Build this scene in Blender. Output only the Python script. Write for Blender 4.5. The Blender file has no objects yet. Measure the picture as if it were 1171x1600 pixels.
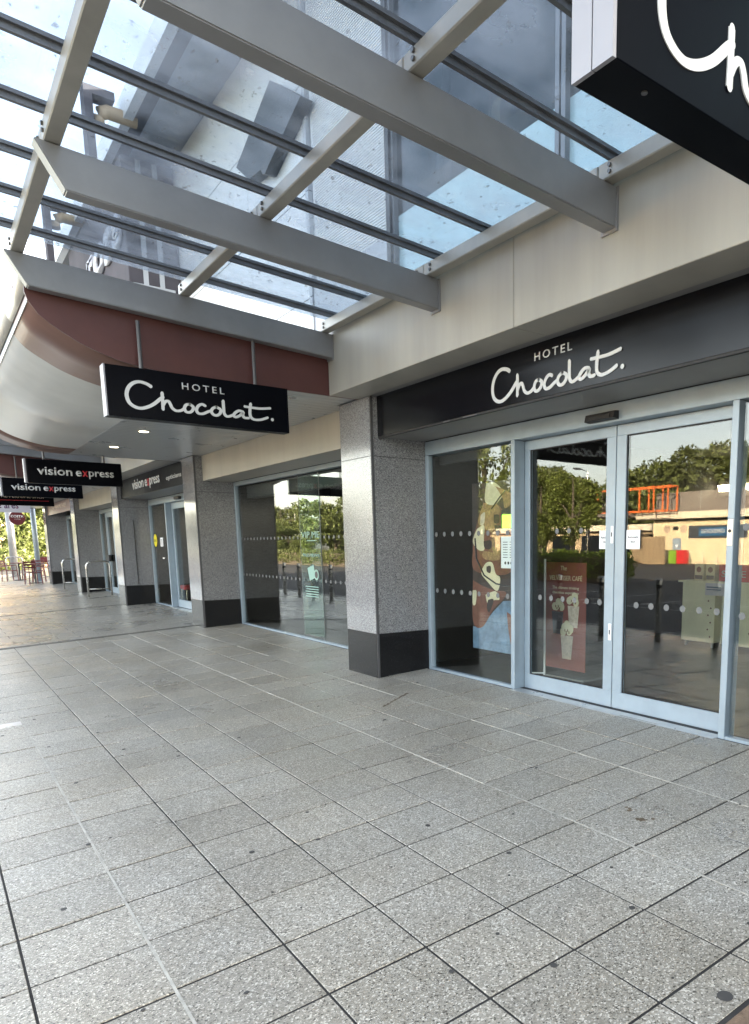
import bpy, bmesh, math, random
import numpy as np
from mathutils import Vector, Matrix
rnd = random.Random(7)
SC = bpy.context.scene
COL = SC.collection

# ------------------------------------------------------------------ camera, sky, sun, exposure
W, H_PX, F_PX, CX, CY = 1171.0, 1600.0, 1103.84, 789.27, 1026.89
EYE = Vector((0.0, 0.0, 1.5902))
SLOPE = 0.05438                                   # the pavement rises towards the shops
RM = Matrix(((0.774755, -0.632255, -0.002895), (0.101389, 0.119719, 0.987617), (0.624079, 0.765455, -0.156857)))
cd = bpy.data.cameras.new('camera'); cam = bpy.data.objects.new('camera', cd); COL.objects.link(cam)
cd.sensor_fit = 'HORIZONTAL'; cd.sensor_width = 36.0; cd.lens = 36.0 * F_PX / W
cd.shift_x = (W / 2 - CX) / W; cd.shift_y = (CY - H_PX / 2) / W
cd.clip_start = 0.05; cd.clip_end = 1500
m = Matrix((RM[0], RM[1], -Vector(RM[2]))).transposed().to_4x4(); m.translation = EYE
cam.matrix_world = m
SC.camera = cam
SUN_DIR = Vector((0.80, -0.50, 0.265)).normalized()   # towards the sun: behind the shops, low
world = bpy.data.worlds.new('World'); SC.world = world; world.use_nodes = True
wn = world.node_tree; wn.nodes.clear()
sky = wn.nodes.new('ShaderNodeTexSky'); sky.sky_type = 'NISHITA'; sky.sun_disc = False
sky.sun_elevation = math.asin(SUN_DIR.z); sky.sun_rotation = math.atan2(SUN_DIR.x, SUN_DIR.y)
sky.air_density = 1.0; sky.dust_density = 2.2; sky.ozone_density = 1.0
bg = wn.nodes.new('ShaderNodeBackground'); bg.inputs[1].default_value = 0.15
wo = wn.nodes.new('ShaderNodeOutputWorld')
# thin high haze: the sky is paler and warmer than a clear blue one
bw = wn.nodes.new('ShaderNodeRGBToBW'); wn.links.new(sky.outputs[0], bw.inputs[0])
hz = wn.nodes.new('ShaderNodeVectorMath'); hz.operation = 'SCALE'; hz.inputs[0].default_value = (1.15, 1.04, .89); wn.links.new(bw.outputs[0], hz.inputs['Scale'])
hm = wn.nodes.new('ShaderNodeMix'); hm.data_type = 'RGBA'; hm.inputs[0].default_value = .52
wn.links.new(sky.outputs[0], hm.inputs[6]); wn.links.new(hz.outputs[0], hm.inputs[7])
wn.links.new(hm.outputs[2], bg.inputs[0]); wn.links.new(bg.outputs[0], wo.inputs[0])
sd = bpy.data.lights.new('sun', 'SUN'); sd.energy = 5.0; sd.angle = math.radians(0.6); sd.color = (1.0, 0.86, 0.66)
so = bpy.data.objects.new('sun', sd); COL.objects.link(so)
so.rotation_euler = (-SUN_DIR).to_track_quat('-Z', 'Y').to_euler(); so.location = (30, 20, 40)
SC.view_settings.view_transform = 'Standard'; SC.view_settings.look = 'None'
SC.view_settings.exposure = 3.55; SC.view_settings.gamma = 1.0
SC.render.engine = 'CYCLES'
SC.cycles.use_denoising = True
SC.cycles.max_bounces = 10; SC.cycles.diffuse_bounces = 4; SC.cycles.glossy_bounces = 4
SC.cycles.transparent_max_bounces = 32; SC.cycles.sample_clamp_indirect = 6.0

# ------------------------------------------------------------------ helpers: materials
def mat(name, col, rough=0.5, metal=0.0, var=0.0, vscale=4.0, bump=0.0, bscale=60.0, col2=None, streak=False, spec=0.5, emit=None, coord='Object'):
    m = bpy.data.materials.new(name); m.use_nodes = True
    nt = m.node_tree; b = nt.nodes['Principled BSDF']
    b.inputs['Roughness'].default_value = rough; b.inputs['Metallic'].default_value = metal
    b.inputs['Specular IOR Level'].default_value = spec
    c = (*col, 1); b.inputs['Base Color'].default_value = c
    if emit:
        b.inputs['Emission Color'].default_value = (*col, 1); b.inputs['Emission Strength'].default_value = emit
    if var or bump:
        g = nt.nodes.new('ShaderNodeNewGeometry')
        mp = nt.nodes.new('ShaderNodeMapping'); nt.links.new(g.outputs['Position'], mp.inputs[0])
        if streak: mp.inputs['Scale'].default_value = (1, 1, 0.12)
    if var:
        n = nt.nodes.new('ShaderNodeTexNoise'); n.inputs['Scale'].default_value = vscale; n.inputs['Detail'].default_value = 6
        n.inputs['Roughness'].default_value = 0.62
        nt.links.new(mp.outputs[0], n.inputs['Vector'])
        r = nt.nodes.new('ShaderNodeMapRange'); r.inputs[1].default_value = 0.3; r.inputs[2].default_value = 0.7
        nt.links.new(n.outputs[0], r.inputs[0])
        mx = nt.nodes.new('ShaderNodeMix'); mx.data_type = 'RGBA'
        nt.links.new(r.outputs[0], mx.inputs[0])
        lo = tuple(max(0, x * (1 - var)) for x in col) if col2 is None else col2
        hi = tuple(min(1, x * (1 + var * .6)) for x in col) if col2 is None else col
        mx.inputs[6].default_value = (*lo, 1); mx.inputs[7].default_value = (*hi, 1)
        nt.links.new(mx.outputs[2], b.inputs['Base Color'])
        rr = nt.nodes.new('ShaderNodeMapRange'); rr.inputs[3].default_value = max(0.03, rough - .09); rr.inputs[4].default_value = min(1, rough + .09)
        nt.links.new(n.outputs[0], rr.inputs[0]); nt.links.new(rr.outputs[0], b.inputs['Roughness'])
    if bump:
        n2 = nt.nodes.new('ShaderNodeTexNoise'); n2.inputs['Scale'].default_value = bscale; n2.inputs['Detail'].default_value = 4
        nt.links.new(mp.outputs[0], n2.inputs['Vector'])
        bp = nt.nodes.new('ShaderNodeBump'); bp.inputs['Strength'].default_value = bump; bp.inputs['Distance'].default_value = 0.01
        nt.links.new(n2.outputs[0], bp.inputs['Height']); nt.links.new(bp.outputs[0], b.inputs['Normal'])
    return m

def speckle(name, stops, scale, rough, bump=0.0, stain=0.25, per_obj=0.0, spec=0.5, rvar=0.1, tint=False):
    """stone made of small chips: a voronoi cell colour through a ramp, worn and stained by broad noise"""
    m = bpy.data.materials.new(name); m.use_nodes = True
    nt = m.node_tree; L = nt.links; b = nt.nodes['Principled BSDF']
    b.inputs['Specular IOR Level'].default_value = spec
    g = nt.nodes.new('ShaderNodeNewGeometry')
    v = nt.nodes.new('ShaderNodeTexVoronoi'); v.inputs['Scale'].default_value = scale; v.inputs['Randomness'].default_value = 1.0
    wob = nt.nodes.new('ShaderNodeTexNoise'); wob.inputs['Scale'].default_value = scale * .7
    L.new(g.outputs['Position'], wob.inputs['Vector'])
    add = nt.nodes.new('ShaderNodeVectorMath'); add.operation = 'MULTIPLY_ADD'
    L.new(wob.outputs[1], add.inputs[0]); add.inputs[1].default_value = (.9 / scale,) * 3; L.new(g.outputs['Position'], add.inputs[2])
    L.new(add.outputs[0], v.inputs['Vector'])
    sep = nt.nodes.new('ShaderNodeSeparateColor'); L.new(v.outputs['Color'], sep.inputs[0])
    ramp = nt.nodes.new('ShaderNodeValToRGB'); ramp.color_ramp.interpolation = 'CONSTANT'
    e = ramp.color_ramp.elements
    while len(e) < len(stops): e.new(0.5)
    for i, (p, c) in enumerate(stops): e[i].position = p; e[i].color = (*c, 1)
    L.new(sep.outputs[0], ramp.inputs[0])
    n = nt.nodes.new('ShaderNodeTexNoise'); n.inputs['Scale'].default_value = 0.9; n.inputs['Detail'].default_value = 7; n.inputs['Roughness'].default_value = .65
    L.new(g.outputs['Position'], n.inputs['Vector'])
    r = nt.nodes.new('ShaderNodeMapRange'); r.inputs[1].default_value = .3; r.inputs[2].default_value = .7; r.inputs[3].default_value = 1 - stain; r.inputs[4].default_value = 1 + stain * .5
    L.new(n.outputs[0], r.inputs[0])
    last = r.outputs[0]
    if per_obj:
        oi = nt.nodes.new('ShaderNodeObjectInfo')
        r2 = nt.nodes.new('ShaderNodeMapRange'); r2.inputs[3].default_value = 1 - per_obj; r2.inputs[4].default_value = 1 + per_obj
        L.new(oi.outputs['Random'], r2.inputs[0])
        mu = nt.nodes.new('ShaderNodeMath'); mu.operation = 'MULTIPLY'; L.new(last, mu.inputs[0]); L.new(r2.outputs[0], mu.inputs[1]); last = mu.outputs[0]
    mul = nt.nodes.new('ShaderNodeVectorMath'); mul.operation = 'SCALE'
    L.new(ramp.outputs[0], mul.inputs[0]); L.new(last, mul.inputs['Scale'])
    if tint:
        n3 = nt.nodes.new('ShaderNodeTexNoise'); n3.inputs['Scale'].default_value = .55; n3.inputs['Detail'].default_value = 8; n3.inputs['Roughness'].default_value = .7
        L.new(g.outputs['Position'], n3.inputs['Vector'])
        r3 = nt.nodes.new('ShaderNodeMapRange'); r3.inputs[1].default_value = .38; r3.inputs[2].default_value = .68; L.new(n3.outputs[0], r3.inputs[0])
        mt = nt.nodes.new('ShaderNodeMix'); mt.data_type = 'RGBA'; mt.blend_type = 'MULTIPLY'; mt.inputs[7].default_value = (.86, .81, .73, 1)
        L.new(r3.outputs[0], mt.inputs[0]); L.new(mul.outputs[0], mt.inputs[6]); L.new(mt.outputs[2], b.inputs['Base Color'])
    else: L.new(mul.outputs[0], b.inputs['Base Color'])
    rr = nt.nodes.new('ShaderNodeMapRange'); rr.inputs[1].default_value = .3; rr.inputs[2].default_value = .7
    rr.inputs[3].default_value = max(.04, rough - rvar); rr.inputs[4].default_value = min(1, rough + rvar)
    L.new(n.outputs[0], rr.inputs[0]); L.new(rr.outputs[0], b.inputs['Roughness'])
    if bump:
        bp = nt.nodes.new('ShaderNodeBump'); bp.inputs['Strength'].default_value = bump; bp.inputs['Distance'].default_value = .004
        L.new(v.outputs['Distance'], bp.inputs['Height']); L.new(bp.outputs[0], b.inputs['Normal'])
    return m

def glass(name, f0, tint, dirt=0.0, rough=0.0):
    m = bpy.data.materials.new(name); m.use_nodes = True
    nt = m.node_tree; nt.nodes.clear(); L = nt.links
    out = nt.nodes.new('ShaderNodeOutputMaterial')
    g = nt.nodes.new('ShaderNodeNewGeometry')
    d = nt.nodes.new('ShaderNodeVectorMath'); d.operation = 'DOT_PRODUCT'
    L.new(g.outputs['Normal'], d.inputs[0]); L.new(g.outputs['Incoming'], d.inputs[1])
    def math_(op, a, b_=None):
        x = nt.nodes.new('ShaderNodeMath'); x.operation = op
        for i, q in enumerate((a, b_)):
            if q is None: continue
            if isinstance(q, (int, float)): x.inputs[i].default_value = q
            else: L.new(q, x.inputs[i])
        return x.outputs[0]
    c = math_('ABSOLUTE', d.outputs['Value'])
    f = math_('ADD', math_('MULTIPLY', math_('POWER', math_('SUBTRACT', 1.0, c), 5.0), 1 - f0), f0)
    t = nt.nodes.new('ShaderNodeBsdfTransparent'); t.inputs[0].default_value = (*tint, 1)
    gl = nt.nodes.new('ShaderNodeBsdfGlossy'); gl.inputs['Roughness'].default_value = rough
    mx = nt.nodes.new('ShaderNodeMixShader'); L.new(f, mx.inputs[0]); L.new(t.outputs[0], mx.inputs[1]); L.new(gl.outputs[0], mx.inputs[2])
    last = mx.outputs[0]
    if dirt:
        def layer(scale, lo, hi, amount, col, last, detail=6, stretch=(1, 1, 1)):
            mp = nt.nodes.new('ShaderNodeMapping'); mp.inputs['Scale'].default_value = stretch; L.new(g.outputs['Position'], mp.inputs[0])
            n = nt.nodes.new('ShaderNodeTexNoise'); n.inputs['Scale'].default_value = scale; n.inputs['Detail'].default_value = detail
            L.new(mp.outputs[0], n.inputs['Vector'])
            r = nt.nodes.new('ShaderNodeMapRange'); r.inputs[1].default_value = lo; r.inputs[2].default_value = hi; r.inputs[4].default_value = amount
            L.new(n.outputs[0], r.inputs[0])
            df = nt.nodes.new('ShaderNodeBsdfDiffuse'); df.inputs[0].default_value = (*col, 1)
            tr = nt.nodes.new('ShaderNodeBsdfTranslucent'); tr.inputs[0].default_value = (*col, 1)
            ad = nt.nodes.new('ShaderNodeMixShader'); ad.inputs[0].default_value = .6
            L.new(df.outputs[0], ad.inputs[1]); L.new(tr.outputs[0], ad.inputs[2])
            k = nt.nodes.new('ShaderNodeMixShader'); L.new(r.outputs[0], k.inputs[0]); L.new(last, k.inputs[1]); L.new(ad.outputs[0], k.inputs[2])
            return k.outputs[0]
        last = layer(2.2, .35, .75, dirt, (.7, .72, .76), last)
        last = layer(26, .66, .74, .55, (.18, .17, .16), last, 3, (1, .55, 1))
        last = layer(90, .70, .74, .5, (.12, .11, .10), last, 2)
    L.new(last, out.inputs[0])
    return m

M = {}
M['slab'] = speckle('slab', [(0, (.09, .083, .070)), (.08, (.255, .240, .206)), (.40, (.325, .307, .266)), (.70, (.39, .370, .325)), (.88, (.62, .595, .535))], 180, .37, .30, .15, .09, rvar=.14, tint=True)
M['slab_far'] = speckle('slab_far', [(0, (.13, .12, .10)), (.15, (.235, .22, .188)), (.5, (.31, .29, .25)), (.85, (.47, .445, .395))], 110, .32, .25, .2, .08, rvar=.14)
M['joint'] = mat('joint', (.028, .026, .024), .9, var=.5, vscale=9)
M['sealant'] = mat('sealant', (.42, .40, .35), .7, var=.3, vscale=14)
M['moss'] = mat('moss', (.06, .07, .02), .95, var=.5, vscale=40)
M['gum'] = mat('gum', (.05, .048, .045), .7)
M['stain'] = mat('stain', (.115, .085, .055), .6, var=.4, vscale=20)
M['brick'] = mat('brick', (.17, .115, .075), .8, var=.35, vscale=30, bump=.3, bscale=160)
M['channel'] = mat('channel', (.10, .093, .078), .7, var=.4, vscale=8)
M['asphalt'] = mat('asphalt', (.055, .052, .050), .85, var=.35, vscale=1.2, bump=.4, bscale=90)
M['paint_line'] = mat('paint_line', (.62, .62, .58), .6, var=.3, vscale=10)
M['kerb'] = mat('kerb', (.30, .29, .27), .75, var=.25, vscale=5)
M['granite'] = speckle('granite', [(0, (.085, .085, .09)), (.14, (.17, .17, .176)), (.45, (.23, .23, .236)), (.80, (.32, .32, .32))], 170, .13, 0, .12, .03, spec=.55, rvar=.05)
M['plinth'] = mat('plinth', (.012, .012, .013), .25, var=.4, vscale=120, spec=.25)
M['bead'] = mat('bead', (.10, .10, .105), .45, .4)
M['cream'] = mat('cream', (.345, .328, .285), .45, var=.17, vscale=2.2, streak=True)
M['soffit_dark'] = mat('soffit_dark', (.20, .20, .195), .4, var=.2, vscale=3)
M['steel'] = mat('steel', (.255, .257, .262), .38, .25, var=.14, vscale=2.5, bump=.04, bscale=200)
M['steel_light'] = mat('steel_light', (.38, .365, .325), .4, .2, var=.18, vscale=3)
M['bar'] = mat('bar', (.15, .157, .17), .4, .3, var=.25, vscale=6)
M['rubber'] = mat('rubber', (.012, .012, .013), .6)
M['bolt'] = mat('bolt', (.16, .155, .15), .35, .8)
M['silver'] = mat('silver', (.58, .59, .58), .32, .2, var=.10, vscale=1.2)
M['brown'] = mat('brown', (.17, .098, .080), .38, .15, var=.15, vscale=2)
M['redbrown'] = mat('redbrown', (.088, .030, .027), .42, var=.2, vscale=3)
M['soffit'] = mat('soffit', (.43, .44, .44), .30, .35, var=.08, vscale=3)
M['black_sign'] = mat('black_sign', (.002, .0025, .0048), .35, var=.3, vscale=2, spec=.06)
M['black_gloss'] = mat('black_gloss', (.003, .0034, .0055), .22, var=.3, vscale=2, spec=.22)
M['sign_white'] = mat('sign_white', (.27, .27, .295), .4, var=.05, vscale=5)
M['letter'] = mat('letter', (.56, .565, .56), .4)
M['letter_red'] = mat('letter_red', (.55, .03, .04), .4)
M['frame'] = mat('frame', (.285, .35, .405), .36, .15, var=.10, vscale=4)
M['frame_dark'] = mat('frame_dark', (.02, .02, .022), .5)
M['alu'] = mat('alu', (.55, .55, .54), .3, .7, var=.2, vscale=9)
M['white_panel'] = mat('white_panel', (.70, .71, .71), .35, var=.10, vscale=1.6)
M['grey_panel'] = mat('grey_panel', (.40, .42, .45), .4, var=.1, vscale=2)
M['board_grey'] = mat('board_grey', (.085, .08, .092), .75, var=.2, vscale=2, spec=.08)
M['dark_panel'] = mat('dark_panel', (.055, .06, .068), .45, var=.25, vscale=3)
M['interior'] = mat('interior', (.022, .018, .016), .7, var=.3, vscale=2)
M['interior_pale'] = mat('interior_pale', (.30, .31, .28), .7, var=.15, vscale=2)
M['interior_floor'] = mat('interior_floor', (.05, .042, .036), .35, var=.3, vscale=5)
M['cream_ped'] = mat('cream_ped', (.86, .81, .58), .5, var=.12, vscale=3)
M['paper'] = mat('paper', (.78, .79, .80), .6)
M['ink'] = mat('ink', (.03, .03, .035), .6)
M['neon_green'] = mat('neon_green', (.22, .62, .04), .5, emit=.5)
M['lit_letter'] = mat('lit_letter', (1.0, .86, .55), .5, emit=2.2)
M['dot'] = mat('dot', (.13, .135, .137), .6)
M['poster_blue'] = mat('poster_blue', (.15, .23, .34), .5, var=.45, vscale=9, bump=.1)
M['poster_dark'] = mat('poster_dark', (.045, .03, .028), .5, var=.4, vscale=6)
M['choc_milk'] = mat('choc_milk', (.19, .075, .05), .35, var=.3, vscale=7)
M['choc_white'] = mat('choc_white', (.68, .62, .42), .35, var=.12, vscale=8)
M['choc_nut'] = mat('choc_nut', (.36, .22, .10), .5, var=.5, vscale=30)
M['banner_red'] = mat('banner_red', (.22, .055, .04), .5, var=.10, vscale=3)
M['cup_cream'] = mat('cup_cream', (.62, .52, .42), .5, var=.3, vscale=24)
M['cup_dark'] = mat('cup_dark', (.05, .045, .06), .5)
M['sale_red'] = mat('sale_red', (.50, .035, .05), .5)
M['vinyl'] = glass('vinyl', .03, (.80, .90, .86), .16)
M['mint'] = mat('mint', (.26, .42, .37), .6)
M['yellow'] = mat('yellow', (.80, .70, .03), .5)
M['chair_red'] = mat('chair_red', (.11, .010, .016), .4, var=.15, vscale=5)
M['inox'] = mat('inox', (.62, .61, .58), .26, .9, var=.1, vscale=4)
M['costa'] = mat('costa', (.09, .008, .012), .4)
M['lilac'] = mat('lilac', (.62, .60, .66), .5)
M['purple'] = mat('purple', (.10, .03, .10), .5)
M['tan'] = mat('tan', (.45, .33, .20), .7, var=.15, vscale=1)
M['greggs_wall'] = mat('greggs_wall', (.70, .57, .36), .7, var=.12, vscale=.8)
M['greggs_trim'] = mat('greggs_trim', (.72, .62, .46), .6, var=.1, vscale=1)
M['greggs_roof'] = mat('greggs_roof', (.19, .16, .135), .6, var=.12, vscale=.8)
M['sign_blue'] = mat('sign_blue', (.03, .10, .20), .4)
M['orange'] = mat('orange', (.62, .14, .03), .5)
M['timber'] = mat('timber', (.30, .21, .12), .8, var=.3, vscale=4, streak=True)
M['bin_red'] = mat('bin_red', (.55, .03, .03), .45)
M['bin_green'] = mat('bin_green', (.20, .34, .03), .5)
M['car_paint'] = mat('car_paint', (.30, .30, .32), .2, .6, spec=.6)
M['car_glass'] = mat('car_glass', (.01, .012, .015), .06)
M['tyre'] = mat('tyre', (.015, .015, .015), .8)
M['lamp_on'] = mat('lamp_on', (1.0, .85, .6), .5, emit=.9)
M['bark'] = mat('bark', (.09, .07, .05), .9, var=.4, vscale=8, bump=.5, bscale=30)
M['glass_canopy'] = glass('glass_canopy', .03, (.70, .755, .81), .34)
M['glass_shop'] = glass('glass_shop', .055, (.92, .95, .94))
M['glass_upper'] = glass('glass_upper', .05, (.35, .45, .47))
M['spandrel'] = mat('spandrel', (.38, .52, .555), .18, var=.12, vscale=1.5)
M['teal_room'] = mat('teal_room', (.055, .14, .135), .6, var=.3, vscale=1)

def leaf_mat(name, col, trans=.35):
    m = bpy.data.materials.new(name); m.use_nodes = True
    nt = m.node_tree; L = nt.links; b = nt.nodes['Principled BSDF']; b.inputs['Roughness'].default_value = .6
    g = nt.nodes.new('ShaderNodeNewGeometry')
    r = nt.nodes.new('ShaderNodeMapRange'); r.inputs[3].default_value = .55; r.inputs[4].default_value = 1.5
    L.new(g.outputs['Random Per Island'], r.inputs[0])
    s = nt.nodes.new('ShaderNodeVectorMath'); s.operation = 'SCALE'; s.inputs[0].default_value = col; L.new(r.outputs[0], s.inputs['Scale'])
    L.new(s.outputs[0], b.inputs['Base Color'])
    t = nt.nodes.new('ShaderNodeBsdfTranslucent'); L.new(s.outputs[0], t.inputs[0])
    mx = nt.nodes.new('ShaderNodeMixShader'); mx.inputs[0].default_value = trans
    o = nt.nodes['Material Output']
    L.new(b.outputs[0], mx.inputs[1]); L.new(t.outputs[0], mx.inputs[2]); L.new(mx.outputs[0], o.inputs[0])
    return m
M['leaf'] = leaf_mat('leaf', (.13, .155, .028))
M['leaf_dark'] = leaf_mat('leaf_dark', (.085, .10, .024), .25)
M['leaf_bright'] = leaf_mat('leaf_bright', (.12, .145, .042), .45)
M['hedge_leaf'] = leaf_mat('hedge_leaf', (.13, .18, .02))

# ------------------------------------------------------------------ helpers: meshes and objects
def box(bm, x0, x1, y0, y1, z0, z1, bev=0.0):
    x0, x1 = min(x0, x1), max(x0, x1); y0, y1 = min(y0, y1), max(y0, y1); z0, z1 = min(z0, z1), max(z0, z1)
    t = bmesh.new()
    v = [t.verts.new(p) for p in ((x0,y0,z0),(x1,y0,z0),(x1,y1,z0),(x0,y1,z0),(x0,y0,z1),(x1,y0,z1),(x1,y1,z1),(x0,y1,z1))]
    for f in ((0,3,2,1),(4,5,6,7),(0,1,5,4),(1,2,6,5),(2,3,7,6),(3,0,4,7)): t.faces.new([v[i] for i in f])
    if bev: bmesh.ops.bevel(t, geom=t.edges[:], offset=bev, segments=1, affect='EDGES')
    join(bm, t)
def join(bm, t):
    idx = {}
    for v in t.verts: idx[v] = bm.verts.new(v.co)
    for f in t.faces:
        try: bm.faces.new([idx[v] for v in f.verts])
        except ValueError: pass
    t.free()
def prism(bm, pts, axis, a, b_):
    """polygon pts (2D) extruded along axis 0/1/2 from a to b_"""
    def P(q, s):
        if axis == 0: return (s, q[0], q[1])
        if axis == 1: return (q[0], s, q[1])
        return (q[0], q[1], s)
    v0 = [bm.verts.new(P(q, a)) for q in pts]; v1 = [bm.verts.new(P(q, b_)) for q in pts]
    n = len(pts)
    f = [bm.faces.new(v0), bm.faces.new(v1[::-1])]
    for i in range(n): f.append(bm.faces.new((v0[i], v1[i], v1[(i+1)%n], v0[(i+1)%n])))
    bmesh.ops.recalc_face_normals(bm, faces=f)
def tube(bm, path, r, n=10, caps=True):
    path = [Vector(p) for p in path]; rs = r if isinstance(r, (list, tuple)) else [r] * len(path)
    rings = []
    for i, p in enumerate(path):
        d = (path[min(i+1, len(path)-1)] - path[max(i-1, 0)]).normalized()
        u = d.cross(Vector((0, 0, 1)) if abs(d.z) < .95 else Vector((1, 0, 0))).normalized(); w = d.cross(u)
        rings.append([bm.verts.new(p + rs[i] * (math.cos(a) * u + math.sin(a) * w)) for a in (2 * math.pi * k / n for k in range(n))])
    for a, b_ in zip(rings, rings[1:]):
        for k in range(n): bm.faces.new((a[k], a[(k+1)%n], b_[(k+1)%n], b_[k]))
    if caps: bm.faces.new(rings[0][::-1]); bm.faces.new(rings[-1])
def disc(bm, c, r, axis, n=14, t=0.0, sq=1.0):
    pts = [(r * math.cos(2*math.pi*k/n), r * sq * math.sin(2*math.pi*k/n)) for k in range(n)]
    c = Vector(c); o = [c[i] for i in range(3) if i != axis]
    prism(bm, [(o[0] + p[0], o[1] + p[1]) for p in pts], axis, c[axis] - t / 2, c[axis] + t / 2)
def link(name, data, parent=None):
    o = bpy.data.objects.new(name, data); COL.objects.link(o)
    if parent is not None: o.parent = parent
    return o
def mk(name, bm, m, parent=None, smooth=False):
    me = bpy.data.meshes.new(name)
    bmesh.ops.recalc_face_normals(bm, faces=bm.faces[:])
    bm.to_mesh(me); bm.free()
    me.materials.append(M[m] if isinstance(m, str) else m)
    if smooth:
        for p in me.polygons: p.use_smooth = True
    return link(name, me, parent)
def bx(name, m, parent, *a, bev=0.0):
    bm = bmesh.new(); box(bm, *a, bev=bev); return mk(name, bm, m, parent)
def tag(o, label=None, cat=None, group=None, kind=None):
    if label: o['label'] = label
    if cat: o['category'] = cat
    if group: o['group'] = group
    if kind: o['kind'] = kind
    return o
def thing(name, label, cat, loc=(0, 0, 0), group=None, rz=0.0):
    o = link(name, None); o.location = loc; o.rotation_euler = (0, 0, rz)
    return tag(o, label, cat, group)
def copy_tree(o, parent=None):
    c = o.copy(); COL.objects.link(c)
    if parent is not None: c.parent = parent
    for ch in list(o.children): copy_tree(ch, c)
    return c
def floor_z(x): return SLOPE * max(min(x, 4.26), -2.4)
# orientation of flat print: text x and y directions, and the way it faces
ORI = {'-Y': ((1,0,0),(0,0,1),(0,-1,0)), '+Y': ((-1,0,0),(0,0,1),(0,1,0)), '-X': ((0,-1,0),(0,0,1),(-1,0,0)), '+X': ((0,1,0),(0,0,1),(1,0,0))}
def to_world(face, org, x, y, z=0.0):
    a, b_, c = (Vector(q) for q in ORI[face]); return Vector(org) + a * x + b_ * y + c * z
def text(name, s, m, parent, face, org, width, height=None, bold=0.0, ext=0.003, spacing=1.0):
    cu = bpy.data.curves.new(name, 'FONT'); cu.body = s; cu.size = 1.0; cu.extrude = 0.0; cu.offset = bold; cu.space_character = spacing
    cu.resolution_u = 3
    t = bpy.data.objects.new(name, cu); COL.objects.link(t)
    bpy.context.view_layer.update()
    me = bpy.data.meshes.new_from_object(t.evaluated_get(bpy.context.evaluated_depsgraph_get()))
    bpy.data.objects.remove(t); bpy.data.curves.remove(cu)
    xs = [v.co.x for v in me.vertices]; ys = [v.co.y for v in me.vertices]
    x0, x1, y0, y1 = min(xs), max(xs), min(ys), max(ys)
    kx = width / (x1 - x0); ky = kx if height is None else height / (y1 - y0)
    bm = bmesh.new(); bm.from_mesh(me); bpy.data.meshes.remove(me)
    g = bmesh.ops.extrude_face_region(bm, geom=bm.faces[:])
    for v in g['geom']:
        if isinstance(v, bmesh.types.BMVert): v.co.z += 1.0
    for v in bm.verts: v.co = to_world(face, org, (v.co.x - x0) * kx, (v.co.y - y0) * ky, v.co.z * ext)
    return mk(name, bm, m, parent)
def spline(pts, n=6):
    P = [Vector((*p, 0)) for p in pts]; out = []
    for i in range(len(P) - 1):
        p0, p1, p2, p3 = P[max(i-1, 0)], P[i], P[i+1], P[min(i+2, len(P)-1)]
        for k in range(n):
            t = k / n
            out.append(.5 * ((2*p1) + (p2-p0)*t + (2*p0-5*p1+4*p2-p3)*t*t + (3*p1-p0-3*p2+p3)*t**3))
    out.append(P[-1]); return out
# the handwritten word, as pen strokes (sign coordinates in metres, origin at the board's lower left corner)
PEN = {'C': [(.341,.267),(.306,.285),(.253,.292),(.206,.274),(.170,.235),(.153,.182),(.162,.128),(.192,.095),(.241,.080),(.295,.092),(.354,.125),(.410,.174),(.433,.191)],
 'h': [(.427,.225),(.427,.159),(.426,.091)], 'h2': [(.428,.124),(.447,.155),(.470,.164),(.485,.145),(.500,.111),(.532,.091),(.572,.099),(.599,.119)],
 'o': [(.645,.159),(.616,.150),(.600,.122),(.609,.094),(.638,.090),(.665,.109),(.673,.139),(.645,.159)],
 'c': [(.774,.160),(.748,.170),(.717,.153),(.699,.119),(.712,.091),(.749,.090),(.794,.112),(.825,.125)],
 'o2': [(.870,.162),(.839,.146),(.825,.118),(.841,.093),(.871,.090),(.900,.111),(.905,.142),(.870,.162)],
 'l': [(.932,.220),(.933,.160),(.935,.115),(.952,.093),(.978,.093),(1.023,.113)],
 'a': [(1.103,.146),(1.069,.151),(1.036,.132),(1.019,.106),(1.037,.093),(1.076,.112),(1.106,.143),(1.101,.115),(1.116,.095),(1.151,.096)],
 't': [(1.178,.225),(1.168,.164),(1.171,.113),(1.202,.089),(1.261,.093),(1.328,.118)],
 'bar': [(1.122,.194),(1.186,.192),(1.266,.192),(1.356,.205)]}
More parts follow.
